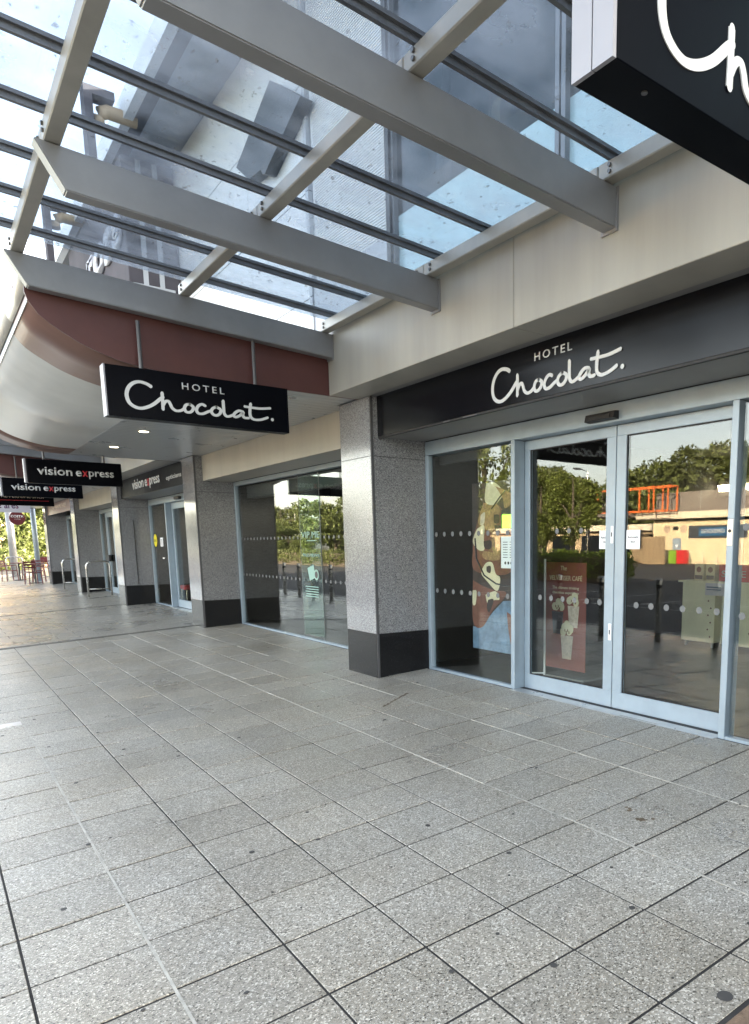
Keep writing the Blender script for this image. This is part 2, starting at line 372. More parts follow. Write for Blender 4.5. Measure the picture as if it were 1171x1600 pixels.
def script_word(name, parent, face, org, k=1.0, pen=.0098, ext=.003):
    bm = bmesh.new()
    for j, (key, pts) in enumerate(PEN.items()):
        q = spline(pts)
        e = ext + .0004 * j
        L, R = [], []
        for i, p in enumerate(q):
            d = (q[min(i+1, len(q)-1)] - q[max(i-1, 0)]).normalized(); nrm = Vector((-d.y, d.x, 0))
            w = pen * (1.0 + .30 * abs(d.y)) * (1.15 if key in 'C' else 1)
            if i == len(q) - 1 and key in ('t', 'c', 'a'): w *= .6
            L.append(p + nrm * w); R.append(p - nrm * w)
        ring = L + R[::-1]
        n = len(L)
        def W_(p, z): return to_world(face, org, p.x * k, p.y * k, z)
        a0 = [bm.verts.new(W_(p, e)) for p in L]; b0 = [bm.verts.new(W_(p, e)) for p in R]
        a1 = [bm.verts.new(W_(p, 0)) for p in L]; b1 = [bm.verts.new(W_(p, 0)) for p in R]
        for i in range(n - 1):
            bm.faces.new((a0[i], a0[i+1], b0[i+1], b0[i]))
            bm.faces.new((a0[i], a1[i], a1[i+1], a0[i+1])); bm.faces.new((b0[i+1], b1[i+1], b1[i], b0[i]))
        bm.faces.new((a0[0], b0[0], b1[0], a1[0])); bm.faces.new((a0[-1], a1[-1], b1[-1], b0[-1]))
        for c in (q[0], q[-1]):
            ww = pen * 1.12
            if key == 'C' and c is q[0]: ww = pen * 1.45
            ds = [bm.verts.new(W_(Vector((c.x + ww*math.cos(2*math.pi*s/12), c.y + ww*math.sin(2*math.pi*s/12), 0)), e + .0002)) for s in range(12)]
            bm.faces.new(ds)
    c = (1.373, .105)
    ds = [bm.verts.new(to_world(face, org, (c[0] + .0145*math.cos(2*math.pi*s/16))*k, (c[1] + .0145*math.sin(2*math.pi*s/16))*k, ext + .004)) for s in range(16)]
    bm.faces.new(ds)
    return mk(name, bm, 'letter', parent)

# ================================================================== GROUND
pave = link('pavement', None); pave.rotation_euler = (0, -math.atan(SLOPE), 0); tag(pave, kind='structure')
KX = math.sqrt(1 + SLOPE**2)
TX, TY, TP = 0.1407, 1.7281, 0.40
bx('bedding', 'joint', pave, -2.4, 4.4, -6, 62, -.25, -.0045)
SLAB_W = TP - .0085
bm = bmesh.new(); box(bm, -SLAB_W/2, SLAB_W/2, -SLAB_W/2, SLAB_W/2, -.045, 0, bev=.0015)
me_slab = bpy.data.meshes.new('paving_slab'); bm.to_mesh(me_slab); bm.free(); me_slab.materials.append(M['slab'])
def project(P):
    d = RM @ (Vector(P) - EYE)
    if d.z < .05: return None
    return (CX + F_PX * d.x / d.z, CY - F_PX * d.y / d.z)
cands, rest = [], []
for i in range(-6, 10):
    for j in range(-2, 29):
        x0, x1 = TX + TP * i, TX + TP * (i + 1)
        dy = -.018 if i < 1 else 0.0
        y0, y1 = TY + TP * j + dy, TY + TP * (j + 1) + dy
        if y0 > 12.95: continue
        if i == 9: x1 = 4.24
        y1 = min(y1, 13.02)
        if j == -2: y0 = 1.14
        pts = [project((a, b_, SLOPE * a)) for a, b_ in ((x0, y0), (x1, y0), (x1, y1), (x0, y1))]
        vis = all(pts) and any(-20 < p[0] < W + 20 and 0 < p[1] < H_PX + 20 for p in pts)
        area = 0
        if vis:
            area = abs(sum(pts[k][0]*pts[(k+1)%4][1] - pts[(k+1)%4][0]*pts[k][1] for k in range(4))) / 2
        cands.append((area, x0, x1, y0, y1))
cands.sort(reverse=True)
fieldbm = bmesh.new()
for n, (area, x0, x1, y0, y1) in enumerate(cands):
    cx, cy = (x0 + x1) / 2, (y0 + y1) / 2
    dz = rnd.uniform(-.0022, .0018)
    if n < 300 and area > 0:
        o = link('paving_slab', me_slab, pave)
        o.location = (cx * KX, cy, dz); o.scale = ((x1 - x0 - .0085) / SLAB_W, (y1 - y0 - .0125) / SLAB_W, 1)
        o.rotation_euler = (rnd.gauss(0, .0018), rnd.gauss(0, .0018), rnd.gauss(0, .0012) )
    else:
        box(fieldbm, (x0 + .005) * KX, (x1 - .005) * KX, y0 + .005, y1 - .005, -.045, dz)
# beyond the first channel: smaller slabs in stretcher bond, bay after bay
for (ya, yb) in ((13.22, 18.98), (19.16, 24.98), (25.16, 31.5), (31.66, 44)):
    r = 0; y = ya
    while y < yb - .02:
        y2 = min(y + .40, yb)
        x = -2.3 + (.3 if r % 2 else 0)
        while x < 4.24:
            x2 = min(x + .6, 4.24)
            if x2 - x > .05: box(fieldbm, (x + .006) * KX, (x2 - .006) * KX, y + .006, y2 - .006, -.045, rnd.uniform(-.003, .002))
            x += .6
        y += .40; r += 1
fo = mk('paving_field', fieldbm, 'slab_far', pave); tag(fo, kind='stuff')
# movement joints and channels
for x, w, m_ in ((TX + TP, .010, 'sealant'), (TX + 6 * TP, .008, 'sealant'), (TX + 8 * TP, .008, 'sealant')):
    bx('joint_seal', m_, pave, (x - w/2) * KX, (x + w/2) * KX, -1, 13.05, -.02, .001)
for y in (13.04, 18.99, 24.99, 31.51):
    bx('channel_strip', 'channel', pave, -2.35, 4.24 * KX, y + .012, y + .145, -.04, .002)
for k in range(9):
    y = 1.9 - k * .06; x = TX + TP - .012
    bm = bmesh.new(); disc(bm, (x * KX, y, .0015), rnd.uniform(.006, .016), 2, 8, .003, 2.2); tag(mk('moss_tuft', bm, 'moss', pave), kind='stuff')
bm = bmesh.new()
for k in range(110):
    y = 1.3 + 9.5 * rnd.random() ** 1.5; x = rnd.uniform(.2, 4.0)
    disc(bm, (x * KX, y, .0012), rnd.choice((.005, .006, .008, .01, .013)), 2, 10, .002, rnd.uniform(.7, 1.2))
disc(bm, (1.92 * KX, 1.20, .0015), .026, 2, 16, .002)
tag(mk('gum_spots', bm, 'gum', pave), kind='stuff')
bm = bmesh.new()
for (x, y, r) in ((2.86, 2.42, .03), (2.80, 2.30, .035), (2.84, 2.30, .02), (3.0, 2.32, .014), (3.02, 2.5, .012), (2.92, 2.15, .01), (3.05, 3.9, .012)):
    for k in range(4): disc(bm, ((x + rnd.gauss(0, .02)) * KX, y + rnd.gauss(0, .02), .0012 + .0003 * k), r * rnd.uniform(.2, .55), 2, 11, .001, rnd.uniform(.6, 1.3))
for k in range(24):
    disc(bm, ((3.05 + .018 * k) * KX, 5.46 + .012 * k + rnd.gauss(0, .006), .0015), rnd.uniform(.008, .018), 2, 8, .001)
tag(mk('brown_stains', bm, 'stain', pave), kind='stuff')
bx('cover_plate', 'alu', pave, .02, .53 * KX, 7.40, 7.57, -.02, .004)
# threshold strip of pale brick paviours at the near corner
bmb = bmesh.new(); box(bmb, -.098, .098, -.048, .048, -.05, -.001, bev=.003); me_b = bpy.data.meshes.new('brick'); bmb.to_mesh(me_b); bmb.free(); me_b.materials.append(M['brick'])
for a in range(9):
    for b_ in range(4):
        o = link('brick', me_b, pave); o.location = ((1.45 + .202 * a + (.1 if b_ % 2 else 0)) * KX, 1.082 - .102 * b_, rnd.uniform(-.003, .001))

road = bmesh.new(); box(road, -120, -2.55, -90, 200, -.6, -.262)
road = mk('car_park', road, 'asphalt'); tag(road, kind='structure')
land = bmesh.new(); box(land, -700, 700, -700, 700, -.9, -.62); tag(mk('ground', land, mat('far_ground', (.10, .10, .06), .95, var=.3, vscale=.05)), kind='structure')
kb = link('kerb', None); tag(kb, kind='structure')
kbm = bmesh.new(); box(kbm, -2.55, -2.402, 0, .91, -.40, -.131, bev=.012); me_k = bpy.data.meshes.new('kerb_stone'); kbm.to_mesh(me_k); kbm.free(); me_k.materials.append(M['kerb'])
for k in range(48):
    o = link('kerb_stone', me_k, kb); o.location = (0, -6 + k * .915, 0)
lb = bmesh.new()
for k in range(12): box(lb, -12.5, -7.6, 4 + k * 2.6, 4.1 + k * 2.6, -.262, -.258)
for k in range(3): box(lb, -7.6 - .1, -7.6, -2, 36, -.262, -.257 + .001 * k)
tag(mk('parking_lines', lb, 'paint_line'), kind='structure')

# ================================================================== TERRACE OF SHOPS
terr = thing('retail_terrace', 'long terrace of shops with cream fascia beams and white clad upper wall', 'building')
XF = 3.62            # granite pier face
PIERS = [0.52, 6.57, 12.60, 18.62, 24.70, 31.00]
GL, CV = (lambda a, b: None), None
# fascia beams over the glazed bays
def fascia(y0, y1, seams):
    ys = [y0] + seams + [y1]
    for a, b_ in zip(ys, ys[1:]):
        bx('fascia_panel', 'cream', terr, 3.31, 3.62, a + .002, b_ - .002, 3.068, 3.655, bev=.004)
    bx('fascia_core', 'frame_dark', terr, 3.33, 3.60, y0 + .01, y1 - .01, 3.09, 3.64)
fascia(.60, 6.825, [3.954])
fascia(13.72, 18.45, [16.1])
fascia(25.2, 31.0, [])
for (a, b_) in ((.60, 6.825), (13.72, 18.45), (25.2, 31.0)):
    bx('beam_soffit', 'soffit_dark', terr, 3.622, 4.3, a, b_, 3.072, 3.11)
# lintels over the curved bays
for (a, b_) in ((7.252, 12.598), (19.302, 24.698)):
    bx('lintel', 'cream', terr, 3.76, 4.24, a, b_, 2.665, 3.12, bev=.004)
# back of shops, roof: one closed mass so that no sun leaks in
bx('rear_wall', 'cream', terr, 14.0, 14.25, -3, 34, 0, 7.9)
bx('end_wall', 'cream', terr, 4.3, 14.0, 31.75, 32.0, 0, 7.6)
bx('end_wall', 'cream', terr, 4.3, 14.0, -3.2, -3.0, 0, 7.6)
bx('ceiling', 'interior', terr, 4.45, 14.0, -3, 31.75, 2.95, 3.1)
bx('upper_core', 'grey_panel', terr, 3.66, 4.2, 6.05, 31.75, 3.10, 7.4)
bx('roof', 'dark_panel', terr, 3.3, 14.2, -3, 32, 7.62, 7.86)
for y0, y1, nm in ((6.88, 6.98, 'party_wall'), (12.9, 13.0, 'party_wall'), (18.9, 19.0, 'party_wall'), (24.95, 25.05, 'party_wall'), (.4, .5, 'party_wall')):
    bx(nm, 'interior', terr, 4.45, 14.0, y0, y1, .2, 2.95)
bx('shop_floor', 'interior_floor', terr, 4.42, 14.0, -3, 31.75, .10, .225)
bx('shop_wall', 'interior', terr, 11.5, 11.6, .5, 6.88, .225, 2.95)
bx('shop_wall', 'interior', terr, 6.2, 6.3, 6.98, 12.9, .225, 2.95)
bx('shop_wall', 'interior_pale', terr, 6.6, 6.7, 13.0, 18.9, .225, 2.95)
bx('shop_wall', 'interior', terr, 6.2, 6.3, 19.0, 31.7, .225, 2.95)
# white cladding panels of the upper wall, joints left open
rows = [(3.66, 4.28), (4.29, 5.34), (5.35, 6.40), (6.41, 7.42)]
cols = [6.05, 7.70, 7.78, 9.48, 12.3, 15.1, 17.9, 20.7, 23.5, 26.3, 29.1, 31.75]
for (z0, z1) in rows:
    for a, b_ in zip(cols, cols[1:]):
        if (a, b_) == (7.70, 7.78):
            bx('pilaster_strip', 'grey_panel', terr, 3.585, 3.66, a + .004, b_ - .004, z0, z1); continue
        if a == 6.05: continue
        bx('cladding_panel', 'white_panel', terr, 3.60, 3.66, a + .004, b_ - .004, z0, z1, bev=.002)
# perforated panel bay beside the big window
bx('perforated_frame', 'grey_panel', terr, 3.60, 3.66, 6.05, 7.70, 3.66, 4.40)
for z0, z1 in ((4.41, 5.6), (5.61, 7.42)):
    lv = bx('louvre_panel', 'white_panel', terr, 3.63, 3.66, 6.12, 7.68, z0, z1)
    n = int((z1 - z0) / .026)
    bm = bmesh.new()
    for k in range(n):
        z = z0 + .01 + k * (z1 - z0 - .02) / n
        prism(bm, [(3.622, z), (3.630, z + .010), (3.630, z)], 1, 6.16, 7.62)
    tag(mk('louvre_slat', bm, 'white_panel', lv), kind='stuff')
bx('window_jamb', 'frame_dark', terr, 3.56, 3.66, 5.985, 6.05, 3.62, 7.42)
# large upper window
for k, (a, b_) in enumerate(((3.82, 5.98), (1.55, 3.78), (-.7, 1.51))):
    w = bx('upper_window', 'glass_upper', terr, 3.63, 3.645, a, b_, 4.52, 7.42)
    bx('spandrel_panel', 'spandrel', w, 3.63, 3.65, a, b_, 3.66, 4.515)
    fr = bmesh.new()
    box(fr, 3.585, 3.65, b_ - .03, b_ + .01, 3.66, 7.42); box(fr, 3.585, 3.65, a - .01, a + .03, 3.66, 7.42); box(fr, 3.59, 3.65, a + .03, b_ - .03, 3.655, 3.71)
    mk('window_frame', fr, 'bar', w)
bx('upper_room', 'teal_room', terr, 4.3, 5.6, -3, 6.05, 3.1, 7.6)
# roof overhang: soffit, dark strip drawn in as the shadow line, eaves trim
bx('eaves_soffit', 'grey_panel', terr, 3.02, 3.66, -3, 32, 7.425, 7.62)
bx('gutter_shadow', 'dark_panel', terr, 2.84, 3.018, -3, 32, 7.40, 7.60)
bx('eaves_trim', 'white_panel', terr, 2.72, 2.838, -3, 32, 7.35, 7.66)
br = bmesh.new(); prism(br, [(8.28, 6.61), (7.52, 6.12), (8.55, 5.78), (8.62, 5.80), (8.66, 5.86), (9.05, 5.90), (9.43, 6.17)], 0, 3.46, 3.596)
mk('slanted_bracket', br, 'dark_panel', terr)
# conduit on the third pier
# ---- granite piers
def pier(y0, label, near):
    t = thing('granite_pier', label, 'pillar', (XF, y0, 0), 'granite piers along the terrace')
    w, d = .68, .66
    fz = floor_z(XF) - .02
    bx('core', 'frame_dark', t, .012, d, .012, w - .012, fz, 3.066)
    for (z0, z1, m_) in ((fz, .662, 'plinth'), (.668, 2.484, 'granite'), (2.490, 3.066, 'granite')):
        nm = 'plinth_panel' if m_ == 'plinth' else 'granite_panel'
        bx(nm, m_, t, 0, .028, .014, w - .014, z0, z1)                 # street face
        bx(nm, m_, t, .032, d, 0, .028, z0, z1)                     # near face
        bx(nm, m_, t, .032, d, w - .028, w, z0, z1)                 # far face
    for y in (0.002, w - .014): bx('corner_bead', 'bead', t, .004, .030, y, y + .012, fz, 3.066)
    return t
pl = ['granite pier with black plinth just right of the first glazed bay, behind the camera side',
      'near granite pier with black plinth, between the chocolate shop doors and the display window',
      'granite pier with black plinth between the display window and the opticians door',
      'granite pier with a thin dark cable running down its side, past the opticians door',
      'granite pier behind the nearer hoop stand',
      'end granite pier of the terrace, beside the red cafe chairs']
for i, (y, l) in enumerate(zip(PIERS, pl)):
    p_ = pier(y, l, i)
    if i == 3:
        bm = bmesh.new(); tube(bm, [(.30, -.012, .70), (.295, -.013, 1.4), (.30, -.012, 1.95), (.29, -.012, 2.2)], .010, 6); mk('cable', bm, 'frame_dark', p_)

# ================================================================== SHOPFRONTS
def window_unit(t, y0, y1, z0, z1, x=4.26, depth=.06, fw=.05, glass_name='glass_pane', left=True, right=True, top=True):
    f = bmesh.new()
    box(f, x, x + depth, y0, y1, z0, z0 + fw, bev=.003)
    if top: box(f, x + .002, x + depth, y0, y1, z1 - fw, z1, bev=.003)
    if left: box(f, x + .001, x + depth, y1 - fw, y1, z0 + fw, z1 - (fw if top else 0), bev=.003)
    if right: box(f, x + .001, x + depth, y0, y0 + fw, z0 + fw, z1 - (fw if top else 0), bev=.003)
    w = mk('window', f, 'frame', t)
    bx(glass_name, 'glass_shop', w, x + .035, x + .047, y0 + .02, y1 - .02, z0 + .02, z1 - .02)
    return w
def dots(parent, x, ys, zs, r=.026):
    for z in zs:
        for y in ys:
            bm = bmesh.new(); disc(bm, (x, y, z), r, 0, 14, .001, 1.0); mk('glass_dot', bm, 'dot', parent)

shop = thing('shop_entrance', 'chocolate shop front with pale blue sliding glass doors and black fascia sign above', 'shopfront', (0, 0, 0))
FZ = .232
bx('header', 'frame', shop, 4.262, 4.42, .93, 6.566, 2.532, 2.672, bev=.003)
sw = window_unit(shop, 5.131, 6.566, .20, 2.53, left=True, right=False, fw=.055, top=False)
bx('mullion', 'frame', shop, 4.258, 4.385, 5.078, 5.130, .19, 2.531, bev=.003)
bx('mullion', 'frame', shop, 4.258, 4.385, 2.774, 2.826, .19, 2.531, bev=.003)
sw2 = window_unit(shop, .93, 2.773, .20, 2.53, right=True, left=False, top=False)
dots(sw, 4.292, [5.22 + .15 * k for k in range(9)], (1.105, 1.705))
dots(sw2, 4.292, [1.05 + .15 * k for k in range(12)], (1.105, 1.705))
bx('beam_cover', 'frame_dark', sw, 4.40, 4.46, 5.14, 6.5, 2.44, 2.53)
def leaf(y0, y1, lock_side):
    d = bmesh.new(); x0, x1 = 4.38, 4.42; sl = .09
    box(d, x0, x1, y0, y1, .232, .372, bev=.003)
    box(d, x0 + .001, x1, y0, y1, 2.443, 2.528, bev=.003)
    lo, hi = (.10, .07) if lock_side < 0 else (.07, .10)
    box(d, x0 + .0005, x1, y0, y0 + lo, .372, 2.443, bev=.003); box(d, x0 + .0005, x1, y1 - hi, y1, .372, 2.443, bev=.003)
    dd = mk('sliding_door', d, 'frame', shop)
    bx('glass_pane', 'glass_shop', dd, 4.397, 4.408, y0 + .05, y1 - .05, .34, 2.47)
    g = bmesh.new()
    for (a, b_, z0, z1) in ((y0 + lo, y1 - hi, .372, .380), (y0 + lo, y1 - hi, 2.435, 2.443), (y0 + lo, y0 + lo + .008, .38, 2.435), (y1 - hi - .008, y1 - hi, .38, 2.435)):
        box(g, 4.392, 4.3965, a, b_, z0, z1)
    mk('gasket', g, 'rubber', dd)
    return dd
d1 = leaf(3.957, 5.075, -1)
d2 = leaf(2.83, 3.949, 1)
dots(d1, 4.394, [4.12 + .15 * k for k in range(6)], (1.11,)); dots(d2, 4.394, [2.97 + .15 * k for k in range(6)], (1.11,))
dots(d1, 4.394, [4.35 + .15 * k for k in range(3)], (1.71,), .024)
for dr, y in ((d1, 4.005), (d2, 3.90)):
    pass
k1 = bx('lock', 'paper', d1, 4.374, 4.38, 3.962, 3.995, 1.60, 1.74, bev=.003); bx('cylinder', 'frame_dark', k1, 4.371, 4.3745, 3.975, 3.985, 1.655, 1.69)
k2 = bx('lock', 'paper', d1, 4.374, 4.38, 3.965, 4.0, .80, .94, bev=.003); bx('cylinder', 'frame_dark', k2, 4.371, 4.3745, 3.978, 3.988, .85, .89)
k3 = bx('lock', 'alu', shop, 4.252, 4.258, 2.778, 2.822, 1.58, 1.76, bev=.003)
bm = bmesh.new(); disc(bm, (4.250, 2.80, 1.68), .012, 0, 12, .004); mk('keyhole', bm, 'frame_dark', k3)
bm = bmesh.new(); prism(bm, [(4.20, 2.553), (4.262, 2.548), (4.262, 2.61), (4.215, 2.607)], 1, 3.83, 4.14); sn = mk('door_sensor', bm, 'frame_dark', shop)
bx('lens', 'rubber', sn, 4.196, 4.203, 3.87, 4.10, 2.56, 2.585)
th = bx('threshold', 'alu', shop, 4.20, 4.44, 2.83, 5.078, .16, .2315, bev=.004)
bx('track', 'rubber', th, 4.33, 4.375, 2.83, 5.078, .2315, .2335)
# black fascia with name
bx('sign_soffit', 'soffit_dark', shop, 3.712, 4.26, .93, 6.566, 2.678, 2.70)
bx('sign_soffit_lip', 'rubber', shop, 3.703, 3.73, .93, 6.566, 2.662, 2.6775)
fs = bx('fascia_sign', 'black_gloss', shop, 3.70, 3.74, .93, 6.568, 2.68, 3.071)
script_word('lettering', fs, '-X', (3.699, 4.855, 2.63), 1.135)
text('lettering', 'HOTEL', 'letter', fs, '-X', (3.699, 4.174, 2.949), .40, .058, bold=.006, spacing=1.35)
bm = bmesh.new()
for y in (5.35, 4.95, 5.05): box(bm, 3.6995, 3.7035, y - .05, y + .05, 2.664, 2.674)
mk('clip', bm, 'bead', fs)

# ---- display window between the first and second pier
disp = thing('display_window', 'wide frameless display window with two rows of dots between two granite piers', 'shop window')
bx('header', 'frame', disp, 4.262, 4.34, 7.252, 12.598, 2.60, 2.664)
dw = window_unit(disp, 7.252, 12.596, .20, 2.598, fw=.055, right=True, top=False)
for y in (9.972, 9.285): bx('glass_joint', 'dot', dw, 4.289, 4.294, y - .006, y + .006, .26, 2.59)
dots(dw, 4.291, [7.4 + .148 * k for k in range(35)], (1.10, 1.705), .024)
bx('roller_box', 'dark_panel', disp, 4.45, 4.6, 7.3, 12.5, 2.40, 2.60)
vs = bx('vinyl_strip', 'vinyl', dw, 4.2865, 4.288, 9.29, 9.966, .30, 2.57)
text('lettering', 'VIP ME', 'mint', vs, '-X', (4.2855, 9.92, 1.70), .60, .085, ext=.001)
text('lettering', 'PREVIEWS', 'mint', vs, '-X', (4.2855, 9.90, 1.43), .56, .045, bold=.01, ext=.001)
bm = bmesh.new(); disc(bm, (4.2858, 9.47, 1.18), .075, 0, 20, .001); mk('vinyl_badge', bm, 'mint', vs)
bm = bmesh.new(); disc(bm, (4.2850, 9.47, 1.18), .05, 0, 20, .001); mk('vinyl_badge_ring', bm, 'frame_dark', vs)
bm = bmesh.new()
for k in range(5): box(bm, 4.2852, 4.2862, 9.42, 9.86 - .03 * (k % 2), .86 + .035 * k, .872 + .035 * k)
mk('vinyl_text_line', bm, 'mint', vs)
bm = bmesh.new(); prism(bm, [(9.76, 1.27), (9.55, 1.32), (9.50, 1.14), (9.70, 1.09)], 0, 4.2852, 4.2862); mk('vinyl_gift', bm, 'mint', vs)
bx('vinyl_underline', 'mint', vs, 4.2852, 4.2862, 9.42, 9.74, 1.655, 1.665)

# ---- opticians front
opt = thing('opticians_front', 'opticians shopfront with black fascia, glass doors and yellow oval sticker', 'shopfront')
bx('header', 'frame', opt, 4.262, 4.42, 13.30, 18.60, 2.532, 2.666, bev=.003)
ow = window_unit(opt, 17.17, 18.60, .20, 2.53, right=False, top=False)
ow2 = window_unit(opt, 13.30, 14.74, .20, 2.53, left=False, top=False)
for y in (17.10, 14.75): bx('mullion', 'frame', opt, 4.258, 4.385, y, y + .06, .19, 2.531, bev=.003)
for (a, b_) in ((15.96, 17.09), (14.82, 15.95)):
    d = bmesh.new()
    box(d, 4.38, 4.42, a, b_, .232, .40, bev=.003); box(d, 4.381, 4.42, a, b_, 2.40, 2.528, bev=.003)
    box(d, 4.3805, 4.42, a, a + .1, .40, 2.40, bev=.003); box(d, 4.3805, 4.42, b_ - .1, b_, .40, 2.40, bev=.003)
    dd = mk('sliding_door', d, 'frame', opt); bx('glass_pane', 'glass_shop', dd, 4.397, 4.408, a + .05, b_ - .05, .36, 2.44)
bx('door_sensor', 'frame_dark', opt, 4.20, 4.262, 15.8, 16.15, 2.55, 2.61, bev=.005)
bx('threshold', 'alu', opt, 4.20, 4.44, 14.8, 17.1, .16, .2315)
bx('sign_soffit', 'soffit_dark', opt, 3.712, 4.26, 13.30, 18.60, 2.672, 2.70)
of = bx('fascia_sign', 'black_sign', opt, 3.70, 3.74, 13.30, 18.60, 2.674, 3.071)
def ve_text(parent, face, org, width, h):
    text('lettering', 'vision', 'letter', parent, face, org, width * .445, h, bold=.018, ext=.004)
    text('lettering', 'e', 'letter', parent, face, to_world(face, org, width * .49, 0), width * .078, h * .74, bold=.018, ext=.004)
    text('lettering', 'x', 'letter_red', parent, face, to_world(face, org, width * .575, 0), width * .075, h * .74, bold=.018, ext=.004)
    text('lettering', 'press', 'letter', parent, face, to_world(face, org, width * .66, -h * .26), width * .34, h, bold=.018, ext=.004)
ve_text(of, '-X', (3.699, 17.40, 2.80), 2.30, .20)
text('lettering', 'opticians', 'letter', of, '-X', (3.699, 14.62, 2.79), 1.0, .10, ext=.003)
bm = bmesh.new(); disc(bm, (4.292, 18.31, 1.72), .15, 0, 22, .002, 1.0); ov = mk('oval_sticker', bm, 'yellow', ow)
text('lettering', 'SALE', 'ink', ov, '-X', (4.2905, 18.42, 1.69), .22, .06, ext=.001)
pp_ = bx('notice', 'paper', ow, 4.288, 4.2905, 17.62, 17.86, 1.58, 1.78)
bm = bmesh.new()
for k in range(6): box(bm, 4.2865, 4.288, 17.66, 17.82, 1.60 + .026 * k, 1.612 + .026 * k)
mk('text_line', bm, 'ink', pp_)
bx('notice', 'paper', ow, 4.288, 4.2905, 17.60, 17.75, 1.30, 1.33)
# shelves of spectacles inside
for k, (y, ) in enumerate(((15.2,), (16.7,))):
    t = thing('spectacle_shelves', ('tall shelf unit of spectacles inside the opticians, left of the two' if y > 16 else 'tall shelf unit of spectacles inside the opticians, right of the two'), 'shelves', (6.2, y, .225))
    bx('back_panel', 'interior_pale', t, .25, .28, -.6, .6, 0, 2.1)
    for q in range(5):
        s = bx('shelf', 'paper', t, 0, .25, -.6, .6, .4 + .35 * q, .43 + .35 * q)
        bm = bmesh.new()
        for r_ in range(6):
            y_ = -.48 + .19 * r_
            box(bm, .02, .04, y_ - .055, y_ - .008, .47 + .35 * q, .51 + .35 * q); box(bm, .02, .04, y_ + .008, y_ + .055, .47 + .35 * q, .51 + .35 * q); box(bm, .03, .2, y_ - .058, y_ - .052, .50 + .35 * q, .505 + .35 * q)
        mk('spectacles', bm, 'ink', s)
t = thing('tub_chair', 'small red tub chair inside the opticians window', 'chair', (4.95, 19.0 - 1.1, .225))
bx('seat', 'bin_red', t, -.25, .25, -.25, .25, .34, .44, bev=.03); bx('backrest', 'bin_red', t, .17, .26, -.27, .27, .42, .80, bev=.03)
for a in (-.2, .2):
    for b_ in (-.2, .2):
        bm = bmesh.new(); tube(bm, [(a, b_, .34), (a * 1.1, b_ * 1.1, 0)], .016, 8); mk('leg', bm, 'inox', t)

# ---- further fronts, past the opticians
far = thing('far_shop_door', 'narrow glazed shop door in a pale frame behind the nearer hoop stand', 'shopfront')
bx('header', 'frame', far, 4.262, 4.38, 19.32, 24.68, 2.56, 2.66)
window_unit(far, 19.32, 22.75, .20, 2.555, top=False)
d = bmesh.new(); box(d, 4.27, 4.32, 22.80, 23.70, .23, .40); box(d, 4.27, 4.32, 22.8, 23.7, 2.42, 2.55); box(d, 4.27, 4.32, 22.8, 22.9, .4, 2.42); box(d, 4.27, 4.32, 23.6, 23.7, .4, 2.42)
dd = mk('door', d, 'frame', far); bx('glass_pane', 'glass_shop', dd, 4.29, 4.30, 22.85, 23.65, .3, 2.5)
bx('lock_box', 'frame_dark', dd, 4.20, 4.268, 23.45, 23.69, 1.15, 1.34, bev=.01)
window_unit(far, 23.75, 24.67, .20, 2.555, top=False)
fb = thing('perfume_shop_front', 'dark perfume shop front with a small brown projecting panel under the fascia beam', 'shopfront')
bx('header', 'frame', fb, 4.262, 4.38, 25.4, 31.0, 2.56, 2.70)
window_unit(fb, 25.4, 30.98, .20, 2.555, top=False)
bx('fascia_sign', 'brown', fb, 3.70, 3.74, 25.4, 31.0, 2.70, 3.07)
text('lettering', 'THE PERFUME SHOP', 'cup_cream', fb, '-X', (3.699, 29.9, 2.84), 3.2, .14, ext=.003)

